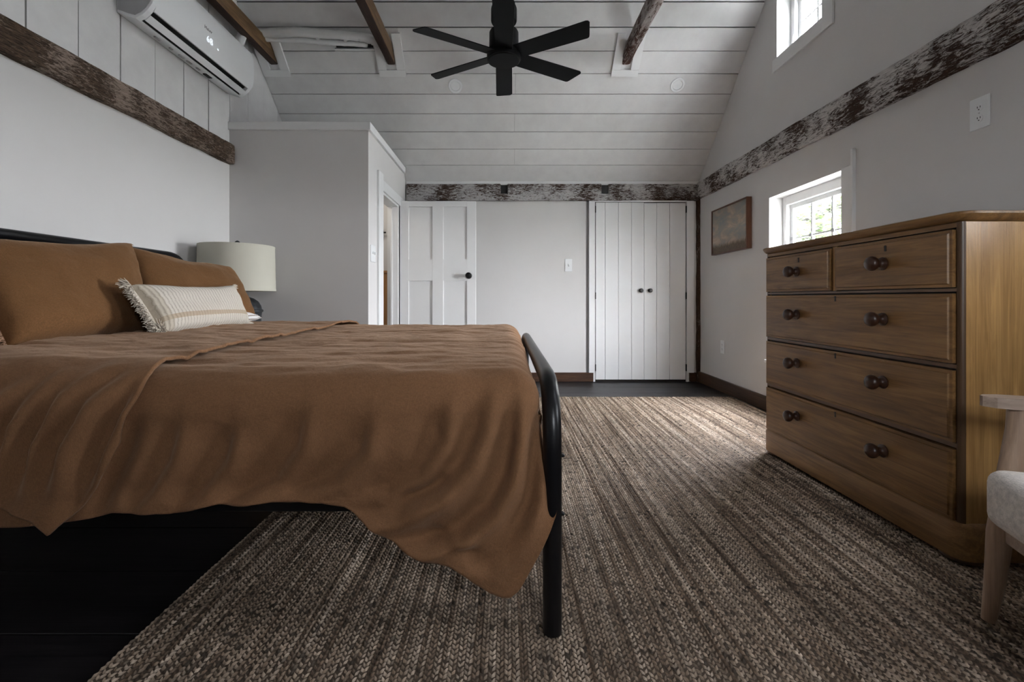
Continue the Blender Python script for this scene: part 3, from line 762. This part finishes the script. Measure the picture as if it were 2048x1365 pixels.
def strands(edge, outd, L, cnt, rad, rg, curl=.5, layers=1, nrm=Vector((1, 0, 0))):
    ms = []
    for i in range(cnt):
        t = rg.random()*(len(edge)-1); k = min(int(t), len(edge)-2); p = edge[k].lerp(edge[k+1], t-k)
        tang = (edge[k+1]-edge[k]).normalized(); l = L*rg.uniform(.6, 1.2)
        d = (outd+tang*rg.uniform(-curl, curl)+nrm*rg.uniform(-.5, .5)).normalized(); e2 = (d+Vector((0, 0, -.5))+tang*rg.uniform(-curl, curl)).normalized()
        ms.append(tube([p-d*.003, p+d*l*.5, p+d*l*.5+e2*l*.5], [rad, rad*1.1, rad*.5], 5))
    return join(*ms)
rg = random.Random(21)
m1, eL, eR, eT, nn = pillow_mesh((-1.62, 1.48, .712), (-1.66, 2.13, .712), (-1.87, 2.26, 1.145), (-1.88, 1.50, 1.075), .17, seed=1, sag=.018)
s1 = link('pillow_sham', m1, linen_s, None, True, origin=(-1.7, 1.82, .71)); tag(s1, 'near rust linen sham with frayed edge leaning on the headboard', 'pillow', 'rust linen shams')
tag(link('fringe', join(strands(eL, Vector((.1, -1, -.1)), .030, 260, .0016, rg), strands(eR, Vector((0, 1, .1)), .018, 260, .0013, rg)), fringe_b, s1), kind='stuff')
m2, eL, eR, eT, nn = pillow_mesh((-1.70, 2.16, .716), (-1.595, 2.90, .735), (-1.82, 3.0, 1.08), (-1.93, 2.31, 1.135), .16, seed=5, sag=.032, pinch=.015)
s2 = link('pillow_sham', m2, linen_s, None, True, origin=(-1.7, 2.5, .71)); tag(s2, 'far rust linen sham beside the table lamp with sagging top edge', 'pillow', 'rust linen shams')
tag(link('fringe', join(strands(eL, Vector((.2, -1, .2)), .022, 300, .0014, rg), strands(eT[:18], Vector((.2, -.2, 1)), .012, 120, .0012, rg)), fringe_b, s2), kind='stuff')
def lumbar_mat():
    m, t, b = nodes('striped_cream_cotton')
    uv = N(t, 'UVMap'); sp = N(t, 'SeparateXYZ'); t.links.new(uv.outputs[0], sp.inputs[0])
    nz = noise(t, uv.outputs[0], 9, 3); 
    mx = N(t, 'Math', operation='MULTIPLY_ADD'); mx.inputs[1].default_value = 34; t.links.new(sp.outputs[0], mx.inputs[0])
    n2 = N(t, 'Math', operation='MULTIPLY'); n2.inputs[1].default_value = .9; t.links.new(nz, n2.inputs[0]); t.links.new(n2.outputs[0], mx.inputs[2])
    fc = N(t, 'Math', operation='FRACT'); t.links.new(mx.outputs[0], fc.inputs[0])
    line = ramp(t, fc.outputs[0], [(.0, 1.0), (.14, 0.0), (1.0, 0.0)])
    brk = ramp(t, noise(t, coord(t, (1, 40, 12), 'UV'), 3, 2), [(.42, .0), (.55, 1.0)])
    lm = N(t, 'Math', operation='MULTIPLY'); t.links.new(line, lm.inputs[0]); t.links.new(brk, lm.inputs[1])
    col = mixc(t, lm.outputs[0], (.58, .53, .46), (.13, .09, .06))
    band = ramp(t, sp.outputs[1], [(.0, 0.0), (.165, 0.0), (.17, 1.0), (.255, 1.0), (.26, 0.0)])
    wv = N(t, 'Math', operation='MULTIPLY'); wv.inputs[1].default_value = .8; t.links.new(band, wv.inputs[0])
    col = mixc(t, wv.outputs[0], col, (.40, .30, .20))
    b1 = ramp(t, sp.outputs[0], [(.0, 1.0), (.075, 1.0), (.085, 0.0)]); wv2 = N(t, 'Math', operation='MULTIPLY'); wv2.inputs[1].default_value = .55; t.links.new(b1, wv2.inputs[0])
    col = mixc(t, wv2.outputs[0], col, (.42, .36, .27))
    t.links.new(col, b.inputs['Base Color']); b.inputs['Roughness'].default_value = .95; b.inputs['Specular IOR Level'].default_value = .1
    sn = N(t, 'Math', operation='SINE'); ml = N(t, 'Math', operation='MULTIPLY'); ml.inputs[1].default_value = 6.283; t.links.new(mx.outputs[0], ml.inputs[0]); t.links.new(ml.outputs[0], sn.inputs[0])
    bump(t, b, sn.outputs[0], .5, .003); return m
def pillow_uv(me, n):
    """UV from grid order used in pillow_mesh"""
    uvl = me.uv_layers.new(name='UVMap'); nf = n*n
    for p in me.polygons:
        k = p.index % nf; i, j = k//n, k % n
        for li in p.loop_indices:
            vi = me.loops[li].vertex_index
            uvl.data[li].uv = VUV.get(vi, (i/n, j/n))
LC = ((-1.455, 1.92, .722), (-1.455, 2.57, .722), (-1.60, 2.66, .945), (-1.60, 1.93, .93))
n_ = 44
m3, eL, eR, eT, nn = pillow_mesh(*LC, .13, n=n_, seed=9, sag=.022, pinch=.03, wr=.003)
VUV = {}; c_ = 0
for side in (1, -1):
    for i in range(n_+1):
        for j in range(n_+1):
            if side == -1 and (i in (0, n_) or j in (0, n_)): continue
            VUV[c_] = (i/n_, j/n_); c_ += 1
pillow_uv(m3, n_)
lp = link('lumbar_pillow', m3, lumbar_mat(), None, True, origin=(-1.5, 2.25, .72)); tag(lp, 'cream lumbar pillow with tan stripe and looped fringe in front of the shams', 'pillow')
ms = [strands(eL, Vector((.25, -1, -.05)), .046, 900, .0024, rg, 1.3), strands(eR, Vector((.1, 1, 0)), .018, 180, .0018, rg, .8), strands(eR[-4:], Vector((.1, 1, .6)), .028, 70, .0018, rg, .8), strands(eR[:4], Vector((.3, 1, 0)), .035, 90, .002, rg, .8), strands(eL[:6], Vector((.6, -.3, -.2)), .045, 160, .0024, rg, 1.2), strands(eL[-4:], Vector((.2, -.9, .6)), .035, 90, .0021, rg, 1.0)]
tag(link('fringe', join(*ms), cream_f, lp), kind='stuff')
def stripe_mat():
    m, t, b = nodes('striped_ticking'); wv = N(t, 'TexWave'); wv.inputs['Scale'].default_value = 9; wv.bands_direction = 'X'; t.links.new(coord(t), wv.inputs[0])
    c = ramp(t, wv.outputs[0], [(.0, (.72, .70, .68)), (.55, (.72, .70, .68)), (.62, (.26, .20, .16)), (.85, (.26, .20, .16)), (.92, (.7, .69, .67))])
    t.links.new(c, b.inputs['Base Color']); b.inputs['Roughness'].default_value = .9; return m
m4, *_ = pillow_mesh((-1.98, 2.26, .765), (-1.98, 2.80, .765), (-1.515, 2.84, .755), (-1.50, 2.30, .765), .085, seed=13, sag=0, n=24)
sp = link('striped_pillow', m4, stripe_mat(), None, True, origin=(-1.75, 2.55, .72)); tag(sp, 'white pillow with grey stripes peeking out behind the far sham', 'pillow')

# ---- nightstand and lamp
ns = empty('nightstand', (-1.86, 3.2, 0), 'wooden nightstand hidden behind the bed under the lamp', 'nightstand')
box('top', (-2.11, -1.61, 2.98, 3.44, .57, .595), pine_y, ns, bev=.004)
box('body', (-2.09, -1.64, 3.00, 3.42, .25, .57), pine_z, ns, bev=.003)
dr_ = box('drawer', (-1.64, -1.625, 3.03, 3.39, .36, .54), pine_y, ns, bev=.002)
link('knob', lathe([(.008, 0), (.008, .012), (.015, .02), (.010, .03), (.001, .031)], 14, (-1.60, 3.21, .45), 'Z'), knobw, dr_, True)
for x in (-2.08, -1.69):
    for y in (3.01, 3.37): box('leg', (x, x+.04, y, y+.04, 0, .25), pine_z, ns, bev=.003)
LX, LY = -1.865, 3.16
lamp = empty('table_lamp', (LX, LY, .595), 'table lamp with cream drum shade and dark jar base by the bed', 'lamp')
link('base', lathe([(.10, .597), (.105, .61), (.12, .64), (.145, .70), (.150, .765), (.152, .775), (.160, .780), (.160, .792), (.150, .797), (.146, .82), (.130, .85), (.10, .872), (.06, .886), (.03, .892)], 40, (LX, LY, 0)), patina, lamp, True, auto=40)
link('neck', lathe([(.03, .892), (.018, .90), (.012, .91), (.010, .96), (.016, .97), (.016, 1.0)], 16, (LX, LY, 0)), patina, lamp, True)
link('side_knob', lathe([(.004, .875), (.004, .892), (.012, .897), (.014, .906), (.009, .915), (.001, .918)], 12, (LX+.052, LY-.03, 0)), patina, lamp, True)
sh = lathe([(.240, .925), (.233, 1.235), (.2315, 1.235), (.2385, .925)], 64, (LX, LY, 0))
bm = bmesh.new(); bm.from_mesh(sh); bmesh.ops.delete(bm, geom=[f for f in bm.faces if len(f.verts) > 4], context='FACES'); bm.to_mesh(sh); bm.free()
shd = link('lamp_shade', sh, shadef, lamp, True, auto=40)
for z, r in ((.929, .2405), (1.231, .2335)): link('shade_trim', lathe([(r-.001, z-.006), (r+.0012, z-.006), (r+.0012, z+.006), (r-.001, z+.006)], 64, (LX, LY, 0)), shadef, shd)
link('harp', join(tube(bendpath([(LX, LY-.01, .99), (LX, LY-.06, 1.05), (LX, LY-.05, 1.2), (LX, LY, 1.228)], .04, 5), .0025, 6), tube(bendpath([(LX, LY+.01, .99), (LX, LY+.06, 1.05), (LX, LY+.05, 1.2), (LX, LY, 1.228)], .04, 5), .0025, 6), *[tube([(LX, LY, 1.226), (LX+.232*math.cos(a), LY+.232*math.sin(a), 1.226)], .002, 5) for a in (0.5, 2.6, 4.7)]), patina, lamp)
link('finial', lathe([(.004, 1.228), (.004, 1.238), (.010, 1.241), (.018, 1.250), (.0185, 1.258), (.014, 1.268), (.005, 1.274), (.001, 1.275)], 18, (LX, LY, 0)), patina, lamp, True)

# ================================================================== PINE DRESSER
DX0, DX1, DY0, DY1 = 1.455, 2.0, 1.453, 2.545
dr = empty('dresser', (1.75, 2.0, 0), 'aged pine chest of drawers with round dark wooden knobs against the right wall', 'dresser')
def rrect(x0, x1, y0, y1, r, n=6):
    """plan outline with the two front corners rounded (front is x0)"""
    P = [(x1, y0), (x1, y1)]
    P += [(x0+r-r*math.sin(a), y1-r+r*math.cos(a)) for a in [PI/2*k/n for k in range(n+1)]]
    P += [(x0+r-r*math.cos(a), y0+r-r*math.sin(a)) for a in [PI/2*k/n for k in range(n+1)]]
    return P
zT0, zT1 = 1.118, 1.150
prof = [(1.118, .0), (1.122, .012), (1.130, .020), (1.140, .026), (1.147, .025), (1.150, .018)]
V, F = [], []; n0 = None
for z, o_ in prof:
    P = rrect(DX0-o_, DX1, DY0-o_, DY1+o_, .028+o_); n0 = len(P); V += [(x, y, z) for x, y in P]
for i in range(len(prof)-1):
    for k in range(n0): F.append((i*n0+k, i*n0+(k+1) % n0, (i+1)*n0+(k+1) % n0, (i+1)*n0+k))
F.append(list(range(n0))); F.append([(len(prof)-1)*n0+k for k in range(n0)])
link('top', fixn(pyd(V, F)), pine_y, dr, True, auto=35)
# carcass: sides, rounded front stiles, rails
box('side_panel', (DX0+.014, DX1-.01, DY0, DY0+.02, .15, zT0), pine_z, dr, bev=.001)
box('side_panel', (DX0+.014, DX1-.01, DY1-.02, DY1, .15, zT0), pine_z, dr, bev=.001)
box('back_panel', (DX1-.02, DX1-.005, DY0+.02, DY1-.02, .15, zT0), pine_z, dr)
def stile(y_in, y_out):
    s = 1 if y_out > y_in else -1; r = .014; P = [(DX0, y_in), (DX0, y_out-s*r)]
    P += [(DX0+r-r*math.cos(a), y_out-s*r+s*r*math.sin(a)) for a in [PI/2*k/6 for k in range(1, 7)]]
    P += [(DX0+r, y_in)]
    return prism(P, 2, .15, zT0)
ya, yb = 1.470, 2.530
link('stile', stile(ya, DY0), pine_dark, dr, True, auto=40); link('stile', stile(yb, DY1), pine_dark, dr, True, auto=40)
rows = [(.905, 1.100, True), (.658, .893, False), (.402, .643, False), (.150, .387, False)]
for z0, z1 in ((1.100, zT0), (.893, .905), (.643, .658), (.387, .402), (.140, .152)):
    box('rail', (DX0-.0, DX0+.04, ya, yb, z0+.001, z1-.001), pine_dark_y if z0 < 1 else pine_y, dr)
box('rail', (DX0+.0, DX0+.04, 2.003, 2.027, .905, 1.10), pine_z, dr)
box('interior', (DX0+.02, DX0+.06, ya-.01, yb+.01, .14, 1.11), slotm, dr)
knob_me = lathe([(.022, 0), (.025, .003), (.025, .008), (.016, .013), (.0125, .020), (.014, .026), (.022, .033), (.028, .043), (.0285, .051), (.025, .059), (.016, .065), (.006, .0675), (.001, .068)], 28, (0, 0, 0), 'X-')
knob_me.polygons.foreach_set('use_smooth', [True]*len(knob_me.polygons)); knob_me.set_sharp_from_angle(angle=math.radians(45)); knob_me.materials.append(knobw)
KS = .98
def drawer(y0, y1, z0, z1, ks, kz, key):
    e = .006; y0 += e*.6; y1 -= e*.6; z0 += e*.4; z1 -= e
    me = boxm((DX0-.010, DX0+.018, y0, y1, z0, z1))
    # raised field: front face inset for a bevelled border
    bm = bmesh.new(); bm.from_mesh(me); f = min(bm.faces, key=lambda f: f.calc_center_median().x)
    bmesh.ops.inset_region(bm, faces=[f], thickness=.014); bmesh.ops.inset_region(bm, faces=[f], thickness=.004)
    for v in f.verts: v.co.x -= .005
    bm.to_mesh(me); bm.free()
    o = link('drawer', me, pine_y, dr)
    for y in ks:
        kk = bpy.data.objects.new('knob', knob_me); COL.objects.link(kk); kk.parent = o; kk.location = Vector((DX0-.0145, y, kz))-ORG[dr.name]; kk.scale = (KS, KS, KS)
    if key is not None:
        yk, zk = key; link('keyhole', join(lathe([(.0045, 0), (.0045, .003)], 12, (DX0-.0145, yk, zk+.006), 'X-'), prism([(yk-.0025, zk+.005), (yk+.0025, zk+.005), (yk+.0045, zk-.012), (yk-.0045, zk-.012)], 0, DX0-.0165, DX0-.0145)), slotm, o)
drawer(2.027, yb, *rows[0][:2], [2.25], 1.004, (2.24, 1.062))
drawer(ya, 2.003, *rows[0][:2], [1.735], 1.004, (1.727, 1.062))
for (z0, z1, _), kz in zip(rows[1:], (.792, .552, .290)): drawer(ya, yb, z0, z1, [2.25, 1.735], kz, (1.99, z1-.022))
# plinth with rounded corners and a moulded lip
prof = [(.034, .014), (.138, .014), (.146, .010), (.151, .003), (.151, -.02)]
V, F = [], []
for z, o_ in prof:
    P = rrect(DX0-o_, DX1-.005, DY0-o_, DY1+o_, .034+o_); n0 = len(P); V += [(x, y, z) for x, y in P]
for i in range(len(prof)-1):
    for k in range(n0): F.append((i*n0+k, i*n0+(k+1) % n0, (i+1)*n0+(k+1) % n0, (i+1)*n0+k))
F.append(list(range(n0))); F.append([(len(prof)-1)*n0+k for k in range(n0)])
link('plinth', fixn(pyd(V, F)), pine_y, dr, True, auto=35)
for x in (DX0+.045, DX1-.07):
    for y in (DY0+.045, DY1-.045): link('foot', lathe([(.045, .0155), (.055, .020), (.058, .028), (.052, .036)], 24, (x, y, 0)), pine_dark, dr, True)

# ================================================================== ARMCHAIR
th = math.atan2(-.94, .34)   # placeholder angle, set below
# local frame: +X = facing direction, +Y = towards the chair's left side, origin under the seat centre
face = Vector((-.943, .333, 0)); ang = math.atan2(face.y, face.x)
SW, SD = .60, .58
# corner front-right (as seen by the sitter it is the side away from the camera): local (SD/2, -SW/2)
corner = Vector((1.262, 1.215, 0))
lx = face; ly = Vector((-face.y, face.x, 0))
cen = corner-lx*(SD/2)+ly*(SW/2)
ch = empty('armchair', cen, 'oak armchair with cream upholstered seat at the right edge by the dresser', 'chair', rz=ang)
for s in (-1, 1):
    # front leg: continuous from floor up to arm, tapering
    xf, yf = SD/2-.055, s*(SW/2-.0)
    link('leg', tube([(xf+.035, yf, .016), (xf+.022, yf, .12), (xf+.012, yf, .25), (xf, yf, .34), (xf-.012, yf, .44), (xf-.022, yf, .53), (xf-.026, yf, .585)], [.015, .021, .026, .026, .024, .021, .022], 16), oak, ch, True, auto=60)
    link('leg', tube([(-SD/2-.05, yf, .016), (-SD/2-.02, yf, .25), (-SD/2+.0, yf, .40), (-SD/2-.02, yf, .58)], [.014, .024, .024, .02], 16), oak, ch, True, auto=60)
    P = [(-SD/2-.08, -.028), (.15, -.030), (xf+.0, -.034), (xf+.035, -.024), (xf+.05, -.006), (xf+.05, .006), (xf+.03, .026), (xf-.0, .032), (-SD/2-.08, .028)]
    me = prism([(a, b_+yf) for a, b_ in P], 2, .585, .612)
    link('armrest', me, oak_x, ch, True, auto=30)
    box('side_rail', (-SD/2, xf, yf-s*.012-.011, yf-s*.012+.011, .235, .285), oak_x, ch, bev=.004)
box('front_rail', (xf-.014, xf+.014, -SW/2, SW/2, .235, .285), oak_x, ch, bev=.004)
box('rear_rail', (-SD/2-.014, -SD/2+.014, -SW/2, SW/2, .235, .285), oak_x, ch, bev=.004)
me = boxm((-SD/2+.02, SD/2+.012, -SW/2+.028, SW/2-.028, .288, .435)); bm = bmesh.new(); bm.from_mesh(me); bmesh.ops.bevel(bm, geom=list(bm.edges), offset=.036, segments=5, affect='EDGES', profile=.5); bm.to_mesh(me); bm.free()
link('seat_cushion', me, seatf, ch, True)
me = boxm((-SD/2-.02, -SD/2+.09, -SW/2+.03, SW/2-.03, .44, .86)); bm = bmesh.new(); bm.from_mesh(me); bmesh.ops.bevel(bm, geom=list(bm.edges), offset=.04, segments=4, affect='EDGES'); bm.to_mesh(me); bm.free()
me.transform(Matrix.Translation((-SD/2, 0, .44))@Matrix.Rotation(-.22, 4, 'Y')@Matrix.Translation((SD/2, 0, -.44)))
link('back_cushion', me, seatf, ch, True)
for s in (-1, 1): link('back_post', tube([(-SD/2-.02, s*.26, .30), (-SD/2-.075, s*.26, .60), (-SD/2-.12, s*.26, .84)], .015, 10), oak, ch, True)

# ================================================================== FAN
FX, FY, FZ = -.015, 3.24, 2.60
fan = empty('ceiling_fan', (FX, FY, FZ), 'matte black six-blade ceiling fan hanging from the sloped ceiling', 'fan')
link('hub', lathe([(.100, FZ-.035), (.118, FZ-.033), (.121, FZ-.026), (.121, FZ+.03), (.105, FZ+.036), (.104, FZ+.16), (.100, FZ+.168), (.05, FZ+.172)], 48, (FX, FY, 0)), blackf, fan, True, auto=30)
link('cap', lathe([(.001, FZ-.040), (.108, FZ-.039), (.115, FZ-.033)], 48, (FX, FY, 0)), blackf, fan, True, auto=30)
link('downrod', tube([(FX, FY, FZ+.17), (FX, FY, roof(FY)-.02)], .016, 14), blackf, fan, True)
link('coupling', lathe([(.05, FZ+.235), (.088, FZ+.24), (.092, FZ+.25), (.092, FZ+.33), (.088, FZ+.345), (.02, FZ+.35)], 32, (FX, FY, 0)), blackf, fan, True, auto=40)
link('canopy', lathe([(.02, roof(FY)-.10), (.06, roof(FY)-.095), (.065, roof(FY)-.02), (.065, roof(FY)+.01)], 32, (FX, FY, 0)), blackf, fan, True, auto=40)
def blade(a):
    L0, L1, W0, W1, tk = .10, .655, .122, .138, .006; n = 14; P = []
    outl = [(L0, -W0/2), (L1-.02, -W1/2), (L1-.006, -W1/2+.006), (L1, -W1/2+.02), (L1-.035, W1/2-.02), (L1-.042, W1/2-.006), (L1-.055, W1/2), (L0, W0/2)]
    me = prism(outl, 2, -tk/2, tk/2)
    me.transform(Matrix.Rotation(math.radians(-13), 4, 'X')); me.transform(Matrix.Translation((FX, FY, FZ+.005))@Matrix.Rotation(a, 4, 'Z')); return me
for k in range(6): link('blade', blade(PI/2-.0+k*PI/3), blackf, fan)

# ================================================================== AIR CONDITIONER
ac = empty('air_conditioner', (XL, 2.97, 2.40), 'white wall mounted air conditioner showing 68 high on the left wall', 'air conditioner')
P = [(0, 2.43), (.06, 2.408), (.100, 2.398), (.106, 2.402), (.102, 2.432), (.150, 2.468), (.170, 2.452), (.178, 2.452), (.192, 2.480), (.200, 2.520), (.202, 2.600), (.198, 2.68), (.188, 2.722), (.165, 2.748), (.12, 2.758), (0, 2.76)]
AY0, AY1 = 2.475, 3.455
bd = link('body', prism([(XL+a, z) for a, z in P], 1, AY0+.03, AY1-.03), plastic, ac, True, auto=50)
Q = [(0, 2.43), (.06, 2.408), (.10, 2.398), (.135, 2.415), (.165, 2.442), (.192, 2.480), (.200, 2.520), (.202, 2.600), (.198, 2.68), (.188, 2.722), (.165, 2.748), (.12, 2.758), (0, 2.76)]
for a, b_, m_ in ((AY0, AY0+.032, plastic), (AY1-.032, AY1, plastic)):
    me = prism([(XL+p, z) for p, z in Q], 1, a, b_); link('end_cap', me, m_, ac)
me = prism([(XL+.004+p*.93, 2.415+(z-2.398)*.94) for p, z in Q if p < 1], 1, AY0-.002, AY0); link('end_plate', me, greyplastic, ac)
link('air_outlet', prism([(XL+.107, 2.404), (XL+.101, 2.430), (XL+.150, 2.470), (XL+.169, 2.455), (XL+.150, 2.462), (XL+.110, 2.432)], 1, AY0+.031, AY1-.031), slotm, ac)
link('vane', prism([(XL+.121, 2.410), (XL+.125, 2.405), (XL+.155, 2.430), (XL+.151, 2.437)], 1, AY0+.034, AY1-.034), plastic, ac)
link('warning_sticker', boxm((XL+.05, XL+.075, 3.10, 3.16, 2.400, 2.4075)), slotm, ac)
for k, (a, b_) in enumerate(((2.66, 2.70), (2.78, 2.80), (2.86, 2.90), (2.93, 2.97), (3.02, 3.05))): link('sticker', boxm((XL+.055, XL+.068, a, b_, 2.400, 2.4090)), greyplastic, ac)
def text(s, size, y, z, x, mat, parent, name):
    cu = bpy.data.curves.new('t', 'FONT'); cu.body = s; cu.size = size; cu.extrude = .0004; cu.align_x = 'CENTER'; cu.space_character = 1.12
    tmp = bpy.data.objects.new('t', cu); COL.objects.link(tmp); dg = bpy.context.evaluated_depsgraph_get(); me = bpy.data.meshes.new_from_object(tmp.evaluated_get(dg))
    bpy.data.objects.remove(tmp)
    # text faces +X, reading direction along +Y
    M = Matrix(((0, 0, 1, x), (1, 0, 0, y), (0, 1, 0, z), (0, 0, 0, 1))); me.transform(M); return link(name, me, mat, parent)
text('Haier', .030, 2.925, 2.592, XL+.2025, slotm, ac, 'logo')
text('68', .060, 2.940, 2.520, XL+.2026, ledm, ac, 'digits')
me = lathe([(.006, 0), (.006, .0025)], 12, (0, 0, 0), 'X-'); me.transform(Matrix.Translation((XL+.2025, 3.025, 2.527)))
link('indicator', me, ledm, ac)

# ================================================================== PIPES
def slp(px, py, off):
    d = 5.541/(.9+(598-py)/910.0); d2 = d-.9*SL*off*1.0; x = (px-1012)*d/910; return (x, d-.9*SL*off, 6.411-.9*d-SL*off)
pp = empty('refrigerant_pipes', slp(620, 62, .04), 'white wrapped pipes running along the ceiling from the air conditioner', 'pipe')
up = [slp(500, 60, .06), slp(540, 62, .05), slp(600, 60, .045), slp(640, 63, .05), slp(690, 66, .05), slp(725, 70, .045), slp(745, 76, .035), slp(758, 86, .01)]
lo = [slp(505, 70, .06), slp(540, 74, .05), slp(600, 76, .045), slp(640, 80, .04), slp(690, 83, .04), slp(715, 85, .03), slp(735, 90, .0)]
upc = [Vector(p) for p in up]; 
def dens(pts, rad, rg, amp, n=6):
    P = bendpath(pts, .05, 4); return P, [rad+rg.uniform(-amp, amp) for _ in P]
P, R_ = dens(up, .036, rg, .003); link('pipe', tube(P, R_, 14), pipem, pp, True)
P, R_ = dens(lo, .022, rg, .001); link('pipe', tube(P, R_, 14), pipem, pp, True)
link('pipe', tube(bendpath([(XL+.06, 3.42, 2.66), (XL+.06, 3.49, 2.80), (XL+.10, 3.52, 2.99), slp(500, 60, .06)], .06, 5), .034, 14), pipem, pp, True)
for px in (638, 693, 724): 
    c = Vector(slp(px, 66 if px < 650 else 71, .045)); link('pipe_collar', tube([c-Vector((.010, 0, 0)), c+Vector((.010, 0, 0))], .035, 16), pipem, pp, True)
link('trim_board', slope_box(-1.43, -1.10, 3.816, 3.828, -.03, -.002), whitep, ce)
link('pipe_hole', slope_box(-1.42, -1.11, 3.77, 3.815, -.004, -.001), slotm, ce)

# ================================================================== CEILING DOWNLIGHTS
for px, py, lb_ in ((911, 172, 'round white recessed downlight in the slope left of the fan'), (1355, 170, 'round white recessed downlight in the slope right of the fan')):
    p = Vector(slp(px, py, .0)); R = Matrix.Rotation(math.atan2(.9, 1), 4, 'X')
    e = empty('recessed_light', p, lb_, 'ceiling light', 'recessed ceiling lights')
    Mx = Matrix.Translation(p)@Matrix.Rotation(-math.atan(.9), 4, 'X')@Matrix.Rotation(PI, 4, 'X')
    me = lathe([(.064, .0), (.064, .006), (.060, .009), (.044, .008), (.041, .002)], 36); me.transform(Mx); link('trim_ring', me, plastic, e, True, auto=35)
    me = lathe([(.041, .001), (.041, .004), (.02, .006), (.001, .006)], 36); me.transform(Mx); link('lens', me, plastic, e, True, auto=35)

# ================================================================== PAINTING
def paint_mat():
    m, t, b = nodes('landscape_painting')
    uv = coord(t, (1, 1, 1), 'Generated'); sp = N(t, 'SeparateXYZ'); t.links.new(uv, sp.inputs[0])
    cl = noise(t, coord(t, (1, 2.2, 3.4), 'Generated'), 1.6, 6, .6, .6)
    sky = ramp(t, cl, [(.30, (.20, .24, .25)), (.48, (.30, .27, .23)), (.60, (.44, .33, .25)), (.75, (.50, .42, .33))])
    sky = mixc(t, 1.0, sky, ramp(t, sp.outputs[2], [(.1, .85), (.5, 1.1), (1, .75)]), 'MULTIPLY')
    nz = noise(t, coord(t, (1, 30, 3), 'Generated'), 1.5, 5, .7); ad = N(t, 'Math', operation='MULTIPLY_ADD'); ad.inputs[1].default_value = -.22; t.links.new(nz, ad.inputs[0]); t.links.new(sp.outputs[2], ad.inputs[2])
    msk = ramp(t, ad.outputs[0], [(.02, 1.0), (.10, 0.0)])
    gr = ramp(t, noise(t, coord(t, (1, 40, 8), 'Generated'), 2, 4), [(.3, (.035, .022, .012)), (.7, (.15, .10, .05))])
    t.links.new(mixc(t, msk, sky, gr), b.inputs['Base Color']); b.inputs['Roughness'].default_value = .45
    bump(t, b, cl, .2, .002); return m
pn = empty('painting', (XR-.02, 4.08, 1.29), 'small framed landscape painting of clouds over dark grass on the right wall', 'painting')
y0, y1, z0, z1 = 3.755, 4.40, 1.288, 1.715; f = .012
box('canvas', (XR-.037, XR-.006, y0+f, y1-f, z0+f, z1-f), paint_mat(), pn)
for q in ((XR-.046, XR-.001, y0, y0+f, z0, z1), (XR-.046, XR-.001, y1-f, y1, z0, z1), (XR-.046, XR-.001, y0+f, y1-f, z0, z0+f), (XR-.046, XR-.001, y0+f, y1-f, z1-f, z1)): box('frame', q, framew, pn, bev=.001)

# ================================================================== PLATES
def plate_right(name, y, z, w_, h_, label, big):
    e = empty(name, (XR, y, z), label, 'outlet')
    box('cover_plate', (XR-.006, XR+.0, y-w_/2, y+w_/2, z-h_/2, z+h_/2), plastic, e, bev=.002)
    for s in (-1, 1):
        zz = z+s*h_*.17; fc = link('socket', lathe([(.0165, 0), (.0165, .0015)], 24, (XR-.006, y, zz), 'X-'), plastic, e)
        link('slots', boxm(*[(XR-.0082, XR-.0075, y+q-.0012, y+q+.0012, zz-.001, zz+.007) for q in (-.006, .006)], (XR-.0082, XR-.0075, y-.0025, y+.0025, zz-.010, zz-.006)), slotm, fc)
    link('screw', lathe([(.003, 0), (.003, .001)], 10, (XR-.006, y, z), 'X-'), greyplastic, e)
plate_right('wall_outlet', 1.947, 1.665, .082, .135, 'white duplex outlet high on the right wall above the dresser', True)
plate_right('wall_outlet', 4.26, .418, .075, .122, 'small white duplex outlet low on the right wall under the painting', False)
e = empty('light_switch', (xc(1137), YB, zc(531)), 'white toggle light switch on the back wall between the two doors', 'switch')
x, z = xc(1137), zc(531); box('cover_plate', (x-.038, x+.038, YB-.006, YB, z-.067, z+.067), plastic, e, bev=.002)
box('toggle', (x-.005, x+.005, YB-.018, YB-.005, z-.004, z+.014), plastic, e, bev=.001); box('toggle_slot', (x-.006, x+.006, YB-.0066, YB-.0058, z-.014, z+.015), greyplastic, e)
e = empty('light_switch', (XS, 3.6, 1.225), 'white double switch plate beside the open doorway', 'switch')
box('cover_plate', (XS, XS+.006, 3.535, 3.655, 1.16, 1.292), plastic, e, bev=.002)
for y in (3.57, 3.62): box('toggle', (XS+.005, XS+.018, y-.005, y+.005, 1.222, 1.240), plastic, e, bev=.001)
